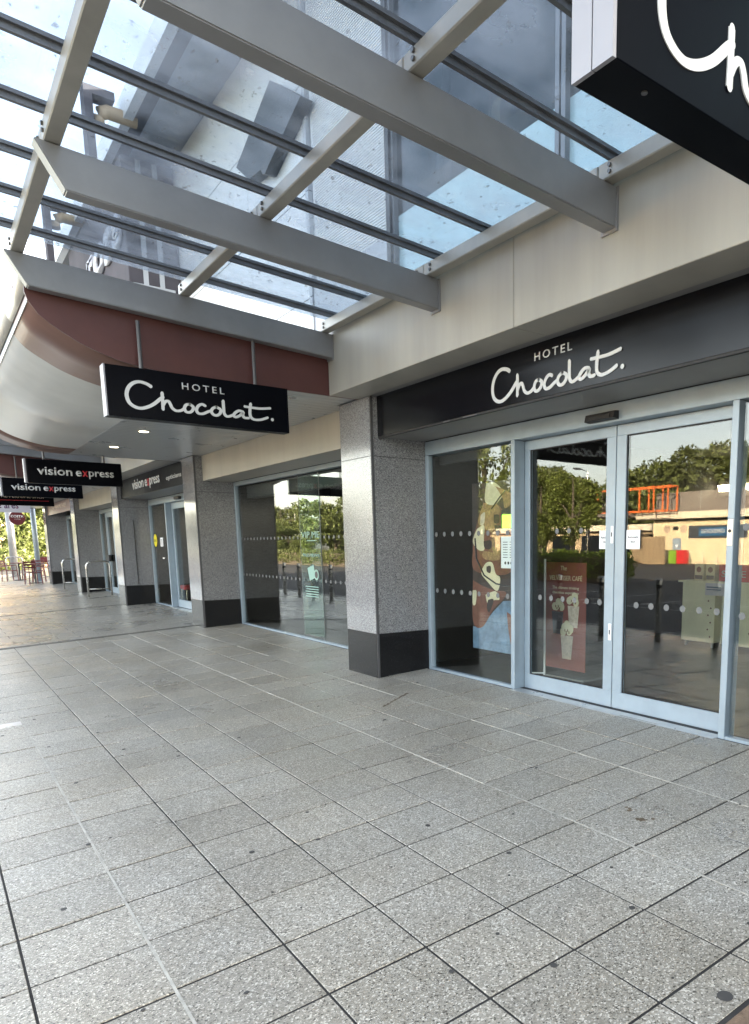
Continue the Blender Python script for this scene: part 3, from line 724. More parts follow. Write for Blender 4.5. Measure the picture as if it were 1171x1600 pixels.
# ================================================================== GLASS CANOPIES
def beam_z(x): return 3.62 + .0573 * (3.31 - x)
_b = bmesh.new(); tube(_b, [(-.008, 0, 0), (.003, 0, 0)], .0115, 8); BOLT = bpy.data.meshes.new('bolt'); _b.to_mesh(BOLT); _b.free(); BOLT.materials.append(M['bolt'])
def glass_canopy(y0, y1, beams, label, group='glass canopies over the pavement', detail=True, back=3.31):
    t = thing('glass_canopy', label, 'canopy', (0, 0, 0), group)
    for yb in beams:
        b_ = bmesh.new()
        prism(b_, [(.687, beam_z(.687)), (.822, beam_z(.822) - .222), (back, beam_z(back) - .218), (back, beam_z(back))], 1, yb, yb + .105)
        bmesh.ops.bevel(b_, geom=b_.edges[:], offset=.006, segments=2, affect='EDGES')
        bo = mk('rafter', b_, 'steel', t)
        if detail:
            bx('end_plate', 'steel', bo, back - .012, back + .0, yb - .012, yb + .117, beam_z(back) - .235, beam_z(back) - .002)
    for x, w, hgt in ((.775, .085, .09), (1.96, .085, .085), (3.24, .085, .09)):
        z = beam_z(x) + .003
        ys = [y0] + list(sorted(beams)) + [y1]
        for a, c in zip(ys, ys[1:]):
            if c - a < .25: continue
            q = bx('purlin', 'steel_light', t, x - w/2, x + w/2, a + (.054 if a != y0 else 0), c + (.05 if c != y1 else 0), z, z + hgt, bev=.006)
            if detail:
                for yb in (a, c):
                    if yb in (y0, y1): continue
                    for s in ((.145,) if yb == a else (-.040,)):
                        for zz in (.028, .062):
                            o = link('bolt', BOLT, q); o.location = (x - w/2 - .003, yb + s, z + zz)
    y = 6.545 if y0 < 6 else beams[-1] - .1
    ys = []
    while y > y0 - .02: ys.append(y); y -= .592
    for y in ys:
        b_ = bmesh.new()
        za, zb = beam_z(.30) + .097, beam_z(back) + .097
        prism(b_, [(.30, za), (back, zb), (back, zb + .030), (.30, za + .030)], 1, y - .012, y + .012)
        prism(b_, [(.30, za + .030), (back, zb + .030), (back, zb + .05), (.30, za + .05)], 1, y - .031, y - .003)
        prism(b_, [(.30, za + .030), (back, zb + .030), (back, zb + .05), (.30, za + .05)], 1, y + .003, y + .031)
        br_ = mk('glazing_bar', b_, 'bar', t)
        b2 = bmesh.new(); prism(b2, [(.30, za + .036), (back, zb + .036), (back, zb + .046), (.30, za + .046)], 1, y - .003, y + .003); mk('bar_seal', b2, 'rubber', br_)
    edges = sorted(ys + [y1 - .03])
    for a, c in zip(edges, edges[1:]):
        b_ = bmesh.new(); za, zb = beam_z(.27) + .148, beam_z(back) + .148
        prism(b_, [(.27, za), (back, zb), (back, zb + .012), (.27, za + .012)], 1, a + .004, c - .004)
        mk('glass_pane', b_, 'glass_canopy', t)
    return t
glass_canopy(.75, 6.826, [1.195, 3.02, 4.845, 6.70], 'nearest glass canopy on grey cranked rafters, overhead in front of the chocolate shop')
glass_canopy(13.72, 18.5, [13.745, 15.3, 16.85, 18.36], 'second glass canopy, beyond the silver curved canopy, over the opticians', detail=False)
glass_canopy(25.3, 30.9, [25.35, 28.1, 30.8], 'farthest glass canopy, over the perfume shop', detail=False)

# ================================================================== CURVED CANOPIES
PROF = [(.842, 3.70), (.812, 3.60), (.808, 3.53), (.826, 3.47), (.885, 3.385), (.96, 3.325), (1.05, 3.27), (1.15, 3.215), (1.27, 3.167), (1.42, 3.122), (1.57, 3.093), (1.78, 3.075), (2.0, 3.0695)]
def sheet(bm, prof, y0, y1, th=.012, ny=1):
    v = [[bm.verts.new((x, y0 + (y1 - y0) * k / ny, z)) for k in range(ny + 1)] for x, z in prof]
    u = [[bm.verts.new((x + .4 * th, y0 + (y1 - y0) * k / ny, z + th)) for k in range(ny + 1)] for x, z in prof]
    for i in range(len(prof) - 1):
        for k in range(ny):
            bm.faces.new((v[i][k], v[i+1][k], v[i+1][k+1], v[i][k+1])); bm.faces.new((u[i][k], u[i][k+1], u[i+1][k+1], u[i+1][k]))
    for k, fl in ((0, 0), (ny, 1)):
        for i in range(len(prof) - 1): bm.faces.new((v[i][k], u[i][k], u[i+1][k], v[i+1][k]))
def curved_canopy(y0, y1, label, bw0=1.12, bw1=.82, slats=True):
    t = thing('curved_canopy', label, 'canopy', (0, 0, 0), 'curved metal canopies')
    slot0 = 4
    under = PROF[3:]
    ck = bmesh.new(); prism(ck, PROF[1:] + [(3.66, 3.0695), (3.66, 3.60), (.90, 3.74)], 1, y0, y0 + .02); mk('end_cheek', ck, 'redbrown', t)
    ck = bmesh.new(); prism(ck, PROF[1:] + [(3.66, 3.0695), (3.66, 3.60), (.90, 3.74)], 1, y1 - .02, y1); mk('end_cheek', ck, 'redbrown', t)
    for a, b_, m_, nm in ((y0 + .022, y0 + bw0, 'brown', 'end_band'), (y0 + bw0 + .004, y1 - bw1 - .004, 'silver', 'curved_sheet'), (y1 - bw1, y1 - .022, 'brown', 'end_band')):
        bm = bmesh.new(); sheet(bm, spl2(under), a, b_); o = mk(nm, bm, m_, t, smooth=False)
        for p in o.data.polygons: p.use_smooth = True
    # rounded nose with a slot behind it
    nose = bmesh.new()
    prof = [(.842 + .055 * math.cos(a), 3.645 + .085 * math.sin(a)) for a in np.linspace(math.radians(75), math.radians(258), 12)]
    sheet(nose, prof, y0 + .002, y0 + bw0, .008); o = mk('nose_tube', nose, 'steel_light', t)
    nose = bmesh.new(); sheet(nose, prof, y0 + bw0 + .004, y1 - .02, .008); o2 = mk('nose_tube', nose, 'steel_light', t)
    for o_ in (o, o2):
        for p in o_.data.polygons: p.use_smooth = True
    bx('slot', 'brown', t, .838, .885, y0 + .1, y0 + bw0, 3.478, 3.575); bx('slot', 'bar', t, .838, .885, y0 + bw0 + .004, y1 - .1, 3.478, 3.575)
    bx('slot_trim', 'steel_light', t, .822, .828, y0 + .03, y1 - .03, 3.462, 3.476)
    rs_ = bmesh.new(); prism(rs_, [(.88, 3.742), (3.66, 3.602), (3.66, 3.622), (.88, 3.762)], 1, y0 + .001, y1 - .001); mk('roof_sheet', rs_, 'steel', t)
    # flat soffit of narrow strips running across
    if slats:
        n = int((y1 - y0 - .04) / .135); st = (y1 - y0 - .04) / n
        b_ = bmesh.new(); box(b_, 2.002, 3.60, 0, st - .012, 3.070, 3.082, bev=.003)
        me = bpy.data.meshes.new('soffit_strip'); b_.to_mesh(me); b_.free(); me.materials.append(M['soffit'])
        b2 = bmesh.new(); box(b2, 2.002, 3.755, 0, st - .012, 3.070, 3.082, bev=.003)
        me2 = bpy.data.meshes.new('soffit_strip'); b2.to_mesh(me2); b2.free(); me2.materials.append(M['soffit'])
        for k in range(n):
            yy = y0 + .022 + st * k
            inpier = any(p - .14 < yy < p + .69 for p in PIERS)
            o = link('soffit_strip', me if inpier else me2, t); o.location = (0, yy, 0)
    else:
        bx('soffit_board', 'soffit', t, 2.002, 3.755, y0 + .3, y1 - .3, 3.07, 3.082)
    bx('soffit_backing', 'rubber', t, 1.99, 3.60, y0 + .02, y1 - .02, 3.088, 3.10)
    return t
def spl2(p): return [(v.x, v.y) for v in spline(p, 4)]
cc = curved_canopy(6.832, 13.70, 'nearest curved canopy with red-brown end cheek and silver underside, behind the hanging chocolate shop sign')
for y in (8.55, 10.39, 12.25):
    b_ = bmesh.new(); disc(b_, (2.40, y, 3.0675), .085, 2, 20, .006); dl = mk('downlight', b_, 'alu', cc)
    b_ = bmesh.new(); disc(b_, (2.40, y, 3.0635), .058, 2, 18, .003); mk('lamp', b_, 'lamp_on', dl)
curved_canopy(18.56, 25.2, 'second curved canopy with red-brown end cheek, behind the farther opticians sign', slats=False)
curved_canopy(31.0, 34.0, 'short curved canopy at the far end of the terrace', bw0=.6, bw1=.6, slats=False)

# ================================================================== HANGING SIGNS
def sign_rods(t, xs, y, z0, z1):
    for x in xs:
        bm = bmesh.new(); tube(bm, [(x, y, z0), (x, y, z1)], .0155, 10); r = mk('hanger_rod', bm, 'bead', t)
def choc_sign(y, rod_top, label):
    t = thing('hanging_sign', label, 'sign', (1.284, y, 2.647), 'hanging shop signs')
    b = bx('board', 'black_sign', t, 0.008, 1.523, 0, .13, 0, .402, bev=.002)
    bm = bmesh.new(); box(bm, -.004, .0075, 0.001, .062, 0.0, .402); box(bm, -.004, .0075, .066, .129, 0.0, .402); mk('side_cap', bm, 'sign_white', t)
    bm = bmesh.new(); box(bm, 1.5235, 1.535, 0.001, .129, 0.0, .402); mk('side_cap', bm, 'black_sign', t)
    for f, org in (('-Y', (0, -.0005, 0)), ('+Y', (1.53, .1305, 0))):
        script_word('lettering', b, f, org)
        text('lettering', 'HOTEL', 'letter', b, f, to_world(f, org, .592, .2765), .356, .0555, bold=.004, spacing=1.45)
    bm = bmesh.new()
    for x in (.15, .75, 1.35): disc(bm, (x, .04, -.001), .008, 2, 8, .004)
    mk('screw', bm, 'bolt', t)
    sign_rods(t, (.294, 1.255), .065, .402, rod_top - 2.647)
    return t
choc_sign(6.69, 3.44, 'black hanging chocolate shop sign in white handwriting, shown whole below the end rafter')
choc_sign(1.19, 3.44, 'black hanging chocolate shop sign at the top right corner, partly cut off, nearest the camera')
def opt_sign(x0, x1, y, z0, z1, top, label):
    t = thing('hanging_sign', label, 'sign', (x0, y, z0), 'hanging shop signs')
    w, h = x1 - x0, z1 - z0
    bm = bmesh.new(); box(bm, 0.03, w, 0, .11, 0, h, bev=.012); b = mk('board', bm, 'black_sign', t)
    bm = bmesh.new(); box(bm, -.01, .029, .002, .108, 0, h, bev=.01); mk('side_cap', bm, 'sign_white', t)
    ve_text(b, '-Y', (.12 * w, -.0005, .36 * h), .79 * w, .33 * h)
    ve_text(b, '+Y', (.90 * w, .1105, .36 * h), .79 * w, .33 * h)
    sign_rods(t, (.2 * w, .82 * w), .055, h, top - z0)
opt_sign(1.40, 2.80, 13.86, 2.60, 2.985, 3.47, 'black hanging opticians sign, the nearer of the two, under the second glass canopy')
opt_sign(1.41, 2.90, 18.40, 2.635, 3.02, 3.47, 'black hanging opticians sign, the farther of the two, partly behind the nearer one')
t = thing('hanging_sign', 'dark hanging perfume shop sign with a thin red line, behind the opticians signs', 'sign', (1.75, 25.45, 2.78), 'hanging shop signs')
b = bx('board', 'black_sign', t, 0, 1.48, 0, .1, 0, .36, bev=.004)
text('lettering', 'THE PERFUME SHOP', 'cup_cream', b, '-Y', (.10, -.0005, .22), 1.16, .06, ext=.003); bx('red_line', 'letter_red', b, .08, 1.35, -.003, -.0005, .14, .152)
sign_rods(t, (.3, 1.2), .05, .36, .72)
t = thing('hanging_sign', 'pale lilac hanging sign with purple lettering, above the round red coffee sign', 'sign', (1.70, 31.0, 2.79), 'hanging shop signs')
b = bx('board', 'lilac', t, 0, 1.46, -.1, 0, 0, .44, bev=.004); text('lettering', 'Shoe ares', 'purple', b, '-Y', (.12, -.1005, .13), 1.0, .25, bold=.015, ext=.003)
sign_rods(t, (.3, 1.2), -.05, .44, .72)
t = thing('coffee_sign', 'round dark red coffee shop sign hanging below the lilac sign', 'sign', (3.19, 35.9, 2.75))
bm = bmesh.new(); disc(bm, (0, 0, 0), .28, 1, 32, .07); mk('disc_board', bm, 'costa', t)
text('lettering', 'COSTA', 'letter', t, '-Y', (-.22, -.0355, .02), .44, .10, bold=.02, ext=.004); text('lettering', 'COFFEE', 'letter', t, '-Y', (-.11, -.0355, -.06), .22, .035, ext=.004)
bm = bmesh.new(); tube(bm, [(0, 0, .28), (0, 0, .75)], .015, 8); tube(bm, [(0, 0, .70), (.9, 0, .70)], .02, 8); mk('bracket', bm, 'bead', t)

# ---- long dark shop sign on the upper wall, seen through the glass canopy
t = thing('upper_wall_sign', 'dark box sign with pale lettering high on the upper wall, seen through the canopy glass', 'sign')
b = bx('board', 'board_grey', t, 2.85, 3.58, 12.47, 17.2, 3.95, 7.32, bev=.01)
text('lettering', 'ross', 'sign_white', b, '-X', (2.847, 15.4, 6.12), 2.75, .52, bold=.05, ext=.03)
for x in (3.05, 3.28): bx('end_seam', 'grey_panel', b, x, x + .07, 12.455, 12.469, 4.0, 7.3)
for z in (4.7, 5.5): bx('end_brace', 'grey_panel', b, 2.9, 3.5, 12.45, 12.454, z, z + .05)
for k, (y, l) in enumerate(((11.6, 'elbow lamp on the eaves, nearest of the three above the canopy glass'), (15.6, 'elbow lamp on the eaves, middle one of the three above the canopy glass'), (21.0, 'elbow lamp on the eaves, farthest of the three above the canopy glass'))):
    t = thing('eaves_elbow', l, 'pipe', (2.60, y, 7.2), 'elbow lamps on the eaves')
    bm = bmesh.new(); box(bm, -.35, .02, -.12, .12, .30, .40); box(bm, -.35, -.25, -.12, .12, -1.2, .30); mk('bracket', bm, 'board_grey', t)
    bm = bmesh.new(); tube(bm, [(-.18, 0, -.02), (-.18, 0, .08), (-.14, 0, .15), (-.06, 0, .19), (.12, 0, .19), (.3, 0, .19)], .085, 12); mk('elbow', bm, 'tan', t, smooth=True)  # tan colour stands in for golden sunlight on the lamp arm

# ================================================================== INSIDE THE CHOCOLATE SHOP
def flat(bm, pts, x, n=5, closed=True):
    q = spline(pts + [pts[0]], n)[:-1]
    f = bm.faces.new([bm.verts.new((x, p.x, p.y)) for p in q]); return f
t = thing('chocolate_poster', 'tall hanging poster of broken chocolate pieces on a blue ground inside the side window', 'poster', (0, 0, 0))
bx('board', 'poster_dark', t, 4.505, 4.52, 5.16, 6.06, .50, 2.22)
def PZ(l): return [(6.05 - (x - 45) * .00229, 2.22 - (y - 345) * .001393) for x, y in l]
bm = bmesh.new(); prism(bm, PZ([(40, 1415), (110, 1410), (190, 1290), (265, 1200), (400, 1180), (430, 1580), (40, 1580)]), 0, 4.502, 4.5045); mk('blue_ground', bm, 'poster_blue', t)
shapes = [('choc_milk', PZ([(60,700),(130,500),(240,520),(330,700),(380,900),(300,1000),(180,1010),(50,980),(45,830)]), 4.5008),
 ('choc_nut', PZ([(130,490),(210,500),(245,560),(190,700),(130,665),(88,625)]), 4.5000),
 ('choc_white', PZ([(150,352),(215,358),(268,430),(235,492),(195,512),(140,480)]), 4.4996),
 ('choc_nut', PZ([(215,380),(320,440),(330,500),(280,540),(265,470)]), 4.4992),
 ('choc_white', PZ([(78,680),(132,655),(130,760),(132,832),(88,832),(46,770)]), 4.4992),
 ('choc_nut', PZ([(185,700),(235,720),(245,860),(205,880),(190,800)]), 4.4990),
 ('choc_nut', PZ([(125,840),(185,850),(240,870),(235,905),(150,905),(118,880)]), 4.4988),
 ('choc_white', PZ([(118,970),(150,925),(192,928),(215,1005),(245,1030),(240,1100),(215,1128),(150,1060),(112,1012)]), 4.4984),
 ('choc_milk', PZ([(45,1060),(110,1095),(200,1125),(282,1130),(272,1180),(200,1262),(112,1412),(42,1372)]), 4.4992),
 ('choc_white', PZ([(140,1165),(212,1132),(242,1188),(200,1200),(158,1232)]), 4.4976),
 ('choc_white', PZ([(42,1140),(72,1142),(64,1240),(42,1242)]), 4.4980),
 ('choc_milk', PZ([(292,1275),(330,1310),(350,1420),(330,1540),(305,1420)]), 4.4984),
 ('poster_dark', PZ([(205,580),(240,585),(238,640),(205,635)]), 4.4960), ('poster_dark', PZ([(208,655),(250,660),(248,705),(215,700)]), 4.4958),
 ('poster_dark', PZ([(130,770),(185,765),(180,825),(138,820)]), 4.4956), ('poster_dark', PZ([(160,1200),(200,1195),(170,1290),(150,1260)]), 4.4954),
 ('poster_dark', PZ([(150,955),(180,950),(178,1000),(152,990)]), 4.4952), ('cup_cream', PZ([(110,580),(140,560),(135,640),(108,650)]), 4.4950)]
for (m_, pts, x) in shapes:
    bm = bmesh.new(); f = flat(bm, pts, x)
    g = bmesh.ops.extrude_face_region(bm, geom=[f])
    for v in g['geom']:
        if isinstance(v, bmesh.types.BMVert): v.co.x += .0007
    mk('chocolate_piece', bm, m_, t)
bm = bmesh.new(); tube(bm, [(4.495, 6.0, 1.66), (4.495, 5.98, 1.45), (4.495, 5.85, 1.28), (4.495, 5.65, 1.2), (4.495, 5.4, 1.18)], .008, 6); tube(bm, [(4.495, 5.72, 1.95), (4.495, 5.6, 2.05), (4.495, 5.5, 2.12)], .006, 6); mk('ribbon_line', bm, 'ink', t)
bm = bmesh.new(); tube(bm, [(4.51, 5.3, 2.22), (4.51, 5.3, 2.94)], .003, 5); tube(bm, [(4.51, 5.95, 2.22), (4.51, 5.95, 2.94)], .003, 5); mk('hanging_wire', bm, 'bolt', t)
t = thing('green_display', 'small bright green notice in a black surround stuck inside the side window', 'notice', (4.315, 5.24, 1.74))
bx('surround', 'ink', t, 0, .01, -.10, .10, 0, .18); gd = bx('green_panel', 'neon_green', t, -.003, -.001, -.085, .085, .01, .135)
t = thing('opening_hours', 'white opening hours sheet taped inside the side window below the green notice', 'notice', (4.315, 5.235, 1.37)); pp_ = bx('sheet', 'paper', t, 0, .003, -.11, .11, 0, .30)
bm = bmesh.new()
for k in range(7):
    box(bm, -.0012, -.0002, .01, .08, .10 + .024 * k, .106 + .024 * k); box(bm, -.0012, -.0002, -.07, -.02, .10 + .024 * k, .106 + .024 * k)
for k in range(3): disc(bm, (-.001, .045 - .045 * k, .05), .015, 0, 8, .001)
mk('print_line', bm, 'ink', t)
for y, l in ((4.06, 'white automatic door notice on the left sliding door'), (3.765, 'white automatic door notice on the right sliding door')):
    t = thing('door_notice', l, 'notice', (4.388, y, 1.555), 'automatic door notices')
    bx('sheet', 'paper', t, 0, .003, -.07, .07, 0, .15)
    text('lettering', 'Automatic', 'ink', t, '-X', (-.0002, .055, .085), .11, .02, bold=.01, ext=.0008); text('lettering', 'door', 'ink', t, '-X', (-.0002, .025, .05), .05, .019, bold=.01, ext=.0008)
# banner
t = thing('banner_stand', 'red pull-up banner for the hot chocolate cafe standing inside the left door', 'banner', (5.0, 4.87, .225))
bx('sheet', 'banner_red', t, 0, .006, 0, .58, .10, 1.19)
bm = bmesh.new(); tube(bm, [(-.004, .592, 0), (-.004, .592, 1.22)], .011, 8); tube(bm, [(-.004, .592, .02), (-.08, .82, 0)], .008, 6); mk('pole', bm, 'paper', t)
bm = bmesh.new(); prism(bm, [(-.02, .56), (.02, .62), (.95, .62), (.55, .02), (.0, .02)], 2, 0, .016); mk('base_plate', bm, 'kerb', t)
text('lettering', 'The', 'choc_white', t, '-X', (-.0005, .36, 1.11), .085, .045, ext=.001)
text('lettering', 'VELVETISER CAFÉ', 'choc_white', t, '-X', (-.0005, .525, 1.01), .47, .06, ext=.001)
text('lettering', 'The ultimate drinking', 'choc_white', t, '-X', (-.0005, .48, .915), .38, .036, ext=.001)
text('lettering', 'chocolate experience', 'choc_white', t, '-X', (-.0005, .48, .865), .38, .036, ext=.001)
for (y, z, k, m_) in ((.40, .46, 1.0, 'cup_dark'), (.17, .54, .95, 'cup_cream'), (.26, .21, 1.05, 'cup_cream')):
    bm = bmesh.new(); prism(bm, [(y - .06*k, z), (y + .06*k, z), (y + .085*k, z + .23*k), (y - .085*k, z + .23*k)], 0, -.003 - .001 * k, -.001); cp = mk('printed_cup', bm, m_, t)
    bm = bmesh.new()
    for q in range(7):
        a = rnd.uniform(-.07, .07) * k; disc(bm, (-.0035 - .0002 * q, y + a, z + .25 * k + rnd.uniform(0, .10) * k * (1 - abs(a) * 8)), .042 * k, 0, 10, .001)
    mk('printed_cream', bm, 'choc_white', cp)
    bm = bmesh.new()
    for q in range(4): box(bm, -.0062, -.0055, y - .04 + .02 * q, y - .028 + .02 * q, z + .25 * k + .02 * (q % 2), z + .275 * k + .02 * (q % 2))
    mk('printed_crumb', bm, 'choc_milk', cp)
# pedestals
def pedestal(y, label, w=.52):
    t = thing('display_pedestal', label, 'display stand', (8.0, y, .225), 'cream display pedestals')
    bx('body', 'cream_ped', t, 0, .5, -w/2, w/2, .07, .86, bev=.004); bx('top', 'cream_ped', t, -.04, .54, -w/2 - .04, w/2 + .05, .861, .885)
    for a in (.05, .45):
        for b_ in (-w/2 + .05, w/2 - .05):
            bm = bmesh.new(); tube(bm, [(a, b_, .07), (a, b_, 0)], .02, 8); mk('foot', bm, 'alu', t)
    bm = bmesh.new()
    for q in range(8): disc(bm, (-.001, -w/2 + .06 + .04 * (q % 2), .15 + .095 * q), .012, 0, 10, .003)
    mk('peg_hole', bm, 'choc_milk', t)
    return t
pedestal(5.70, 'cream display pedestal with two boxes on top, inside the right door, left of the two'); pedestal(5.08, 'cream display pedestal inside the right door, right of the two')
for y, l in ((5.78, 'boxed drink maker with a black base on the pedestal, left of the pair'), (5.60, 'boxed drink maker with a black base on the pedestal, right of the pair')):
    t = thing('product_box', l, 'box', (8.1, y, 1.111)); bx('carton', 'choc_white', t, 0, .12, -.07, .07, 0, .22, bev=.003); bx('label_band', 'ink', t, -.003, -.0005, -.06, .06, .015, .07)
    bm = bmesh.new(); disc(bm, (-.002, 0, .145), .038, 0, 18, .003); mk('picture', bm, 'choc_milk', t)
t = thing('sale_sign', 'red SALE sign leaning on the pedestal top inside the right door', 'sign', (8.12, 5.22, 1.111)); bx('panel', 'sale_red', t, 0, .01, -.30, .26, 0, .22); text('lettering', 'SALE', 'letter', t, '-X', (-.001, .22, .055), .36, .085, bold=.01, ext=.002)
t = thing('price_card', 'pale blue price card on the front of the pedestal', 'card', (7.95, 5.42, .93)); bx('card', 'lilac', t, -.004, 0, -.17, .14, 0, .16); bm = bmesh.new(); box(bm, -.0055, -.0045, -.1, .12, .10, .115); box(bm, -.0055, -.0045, -.1, .12, .07, .08); mk('print_line', bm, 'sign_blue', t)
t = thing('lit_cafe_sign', 'small lit cafe lettering on the back wall inside the chocolate shop', 'sign', (10.0, 7.33, 2.44)); 
o = text('lettering', 'VELVETISER CAFÉ', 'lit_letter', t, '-X', (0, -.50, -.02), .62, .13, bold=.01, ext=.02); o.location = (0, 0, 0)
bx('back_board', 'interior', t, .03, .06, -1.2, -.45, -.1, .2)

# ================================================================== STREET FURNITURE
def hoop(x0, x1, y, label):
    t = thing('hoop_stand', label, 'bike stand', (x0, y, floor_z(x0)), 'steel hoop stands')
    w = x1 - x0; dz = SLOPE * w; r = .12; h = .98
    path = [(0, 0, -.02)] + [(0, 0, h - r)] + [(r - r*math.cos(a), 0, h - r + r*math.sin(a)) for a in np.linspace(.3, math.pi/2, 5)] + [(w - r + r*math.sin(a), 0, h - r + r*math.cos(a)) for a in np.linspace(0, math.pi/2, 6)] + [(w, 0, dz - .02)]
    bm = bmesh.new(); tube(bm, path, .025, 12); mk('hoop', bm, 'inox', t, smooth=True)
    bm = bmesh.new(); tube(bm, [(0, 0, .22), (w, 0, .22)], .014, 8); mk('cross_rail', bm, 'inox', t, smooth=True)
hoop(3.47, 4.05, 22.58, 'steel hoop bike stand, nearest of the three, in front of a granite pier')
hoop(3.51, 4.10, 27.26, 'steel hoop bike stand, second of the three, half behind a granite pier')
hoop(2.73, 3.31, 37.1, 'steel hoop bike stand in front of the red cafe chairs, farthest of the three')
def chair(x, y, rz, label):
    t = thing('cafe_chair', label, 'chair', (x, y, floor_z(x)), 'red cafe chairs', rz)
    bx('seat', 'chair_red', t, -.22, .22, -.22, .22, .43, .46, bev=.01)
    for a in (-.2, .2):
        for b_ in (-.2, .2):
            bm = bmesh.new(); tube(bm, [(a, b_, .43), (a * 1.1, b_ * 1.1, 0)], .019, 8); mk('leg', bm, 'chair_red', t)
        bm = bmesh.new(); tube(bm, [(a, .2, .45), (a, .25, .88)], .018, 8); mk('back_post', bm, 'chair_red', t)
        bm = bmesh.new(); tube(bm, [(a, .22, .66), (a, -.18, .66), (a, -.2, .45)], .016, 8); mk('armrest', bm, 'chair_red', t)
    for k in range(3): bx('back_slat', 'chair_red', t, -.2, .2, .225 + .012 * k, .245 + .012 * k, .60 + .10 * k, .66 + .10 * k)
    return t
def table(x, y, label):
    t = thing('cafe_table', label, 'table', (x, y, floor_z(x)), 'cafe tables')
    bm = bmesh.new(); disc(bm, (0, 0, .73), .36, 2, 24, .03); mk('top', bm, 'chair_red', t); bm = bmesh.new(); tube(bm, [(0, 0, 0), (0, 0, .72)], .03, 10); mk('stem', bm, 'frame_dark', t); bm = bmesh.new(); disc(bm, (0, 0, .015), .22, 2, 20, .03); mk('base', bm, 'frame_dark', t)
for x, y, rz, l in ((3.15, 32.0, .25, 'red slat-back cafe chair, nearest, beside the end pier'), (2.75, 36.2, 1.9, 'red slat-back cafe chair behind the farthest hoop stand'), (3.45, 36.3, -1.4, 'red slat-back cafe chair to the right of the farthest hoop stand'), (4.1, 37.0, .2, 'red slat-back cafe chair nearest the end of the terrace wall'), (3.5, 33.6, 3.0, 'red slat-back cafe chair facing the camera across the first table'), (4.3, 40.2, -.6, 'red slat-back cafe chair, farthest of all')): chair(x, y, rz, l)
table(3.3, 32.85, 'round dark red cafe table between the two nearest cafe chairs'); table(3.1, 36.3, 'round dark red cafe table behind the farthest hoop stand')
def bollard(x, y, label):
    t = thing('bollard', label, 'bollard', (x, y, floor_z(x)), 'steel bollards along the kerb')
    bm = bmesh.new(); tube(bm, [(0, 0, -.02), (0, 0, 1.03), (0, 0, 1.06)], [.055, .055, .048], 16); o = mk('post', bm, 'inox', t, smooth=True)
    bm = bmesh.new(); tube(bm, [(0, 0, .90), (0, 0, .96)], .0565, 16); mk('band', bm, 'frame_dark', t)
bl = ['steel bollard mirrored in the right sliding door, nearest the camera', 'steel bollard mirrored beside the cream pedestals', 'steel bollard mirrored in the left sliding door', 'steel bollard mirrored in the side window', 'steel bollard mirrored at the right edge of the display window', 'steel bollard mirrored behind the vinyl strip', 'steel bollard mirrored second from the dark left part of the display window', 'steel bollard mirrored beside the dark left part of the display window']
for (x, y), l in zip(((-.64, 6.39), (-.75, 7.60), (-.62, 8.78), (-.7, 9.97), (-.9, 19.98), (-.76, 20.9), (-.74, 21.96), (-.84, 23.4)), bl): bollard(x, y, l)

# ================================================================== TREES AND HEDGES
def leaves(n, lobes, size, seed, shell=.45):
    r = np.random.RandomState(seed)
    L = np.array(lobes); wgt = (L[:, 3] * L[:, 4] * L[:, 5]) ** .67; wgt /= wgt.sum()
    k = r.choice(len(L), n, p=wgt)
    d = r.normal(size=(n, 3)); d /= np.linalg.norm(d, axis=1)[:, None]
    rad = shell + (1 - shell) * r.rand(n) ** .6
    rad *= 1 + .22 * np.sin(d[:, 0] * 7 + k) * np.sin(d[:, 2] * 6 + 2 * k)
    c = L[k, :3] + d * L[k, 3:6] * rad[:, None]
    u = r.normal(size=(n, 3)); u /= np.linalg.norm(u, axis=1)[:, None]
    w = np.cross(u, r.normal(size=(n, 3))); w /= np.linalg.norm(w, axis=1)[:, None]
    s = size * (.6 + .8 * r.rand(n))[:, None]
    v = np.stack([c - u * s, c + w * s * .45, c + u * s, c - w * s * .45], 1).reshape(-1, 3)
    f = np.arange(4 * n).reshape(n, 4)
    me = bpy.data.meshes.new('crown'); me.from_pydata(v.tolist(), [], f.tolist()); return me
def tree_parts(h, w, n, size, seed, m_, base=.32, column=False):
    r = random.Random(seed)
    lobes = []
    nl = 14
    for i in range(nl):
        a = r.uniform(0, 2 * math.pi); q = r.random()
        zz = h * (base + (1 - base) * (.12 + .80 * q))
        spread = w * (.5 * math.sin(math.pi * min(1, .22 + .78 * (1 - q))) ) * (.9 if not column else .6)
        lobes.append((spread * math.cos(a), spread * math.sin(a), zz, w * r.uniform(.18, .30), w * r.uniform(.18, .30), h * r.uniform(.09, .16)))
    cr = leaves(n, lobes, size, seed); cr.materials.append(M[m_])
    tb = bmesh.new(); tube(tb, [(0, 0, -.1), (.03, 0, h * base), (0, .05, h * .62), (.02, 0, h * .86)], [.024 * h, .018 * h, .011 * h, .004 * h], 8)
    for lo in lobes[:9]:
        z0 = h * r.uniform(base * .9, .6)
        tube(tb, [(0.02, .02, z0), (lo[0] * .5, lo[1] * .5, (z0 + lo[2]) / 2 + .05 * h), (lo[0], lo[1], lo[2])], [.009 * h, .006 * h, .002 * h], 6)
    tm = bpy.data.meshes.new('trunk'); tb.to_mesh(tm); tb.free(); tm.materials.append(M['bark'])
    return cr, tm
def plant(kit, x, y, z, label, group, rz=0.0, s=1.0, name='tree'):
    t = thing(name, label, 'tree', (x, y, z), group, rz); t.scale = (s, s, s)
    link('crown', kit[0], t); link('trunk', kit[1], t); return t
GZ = -.262
car_kit = tree_parts(7.2, 3.5, 9000, .12, 11, 'leaf', .24)
car_kit2 = tree_parts(7.6, 3.1, 9000, .12, 12, 'leaf', .24)
young = tree_parts(8.6, 3.0, 3800, .13, 13, 'leaf', .30)
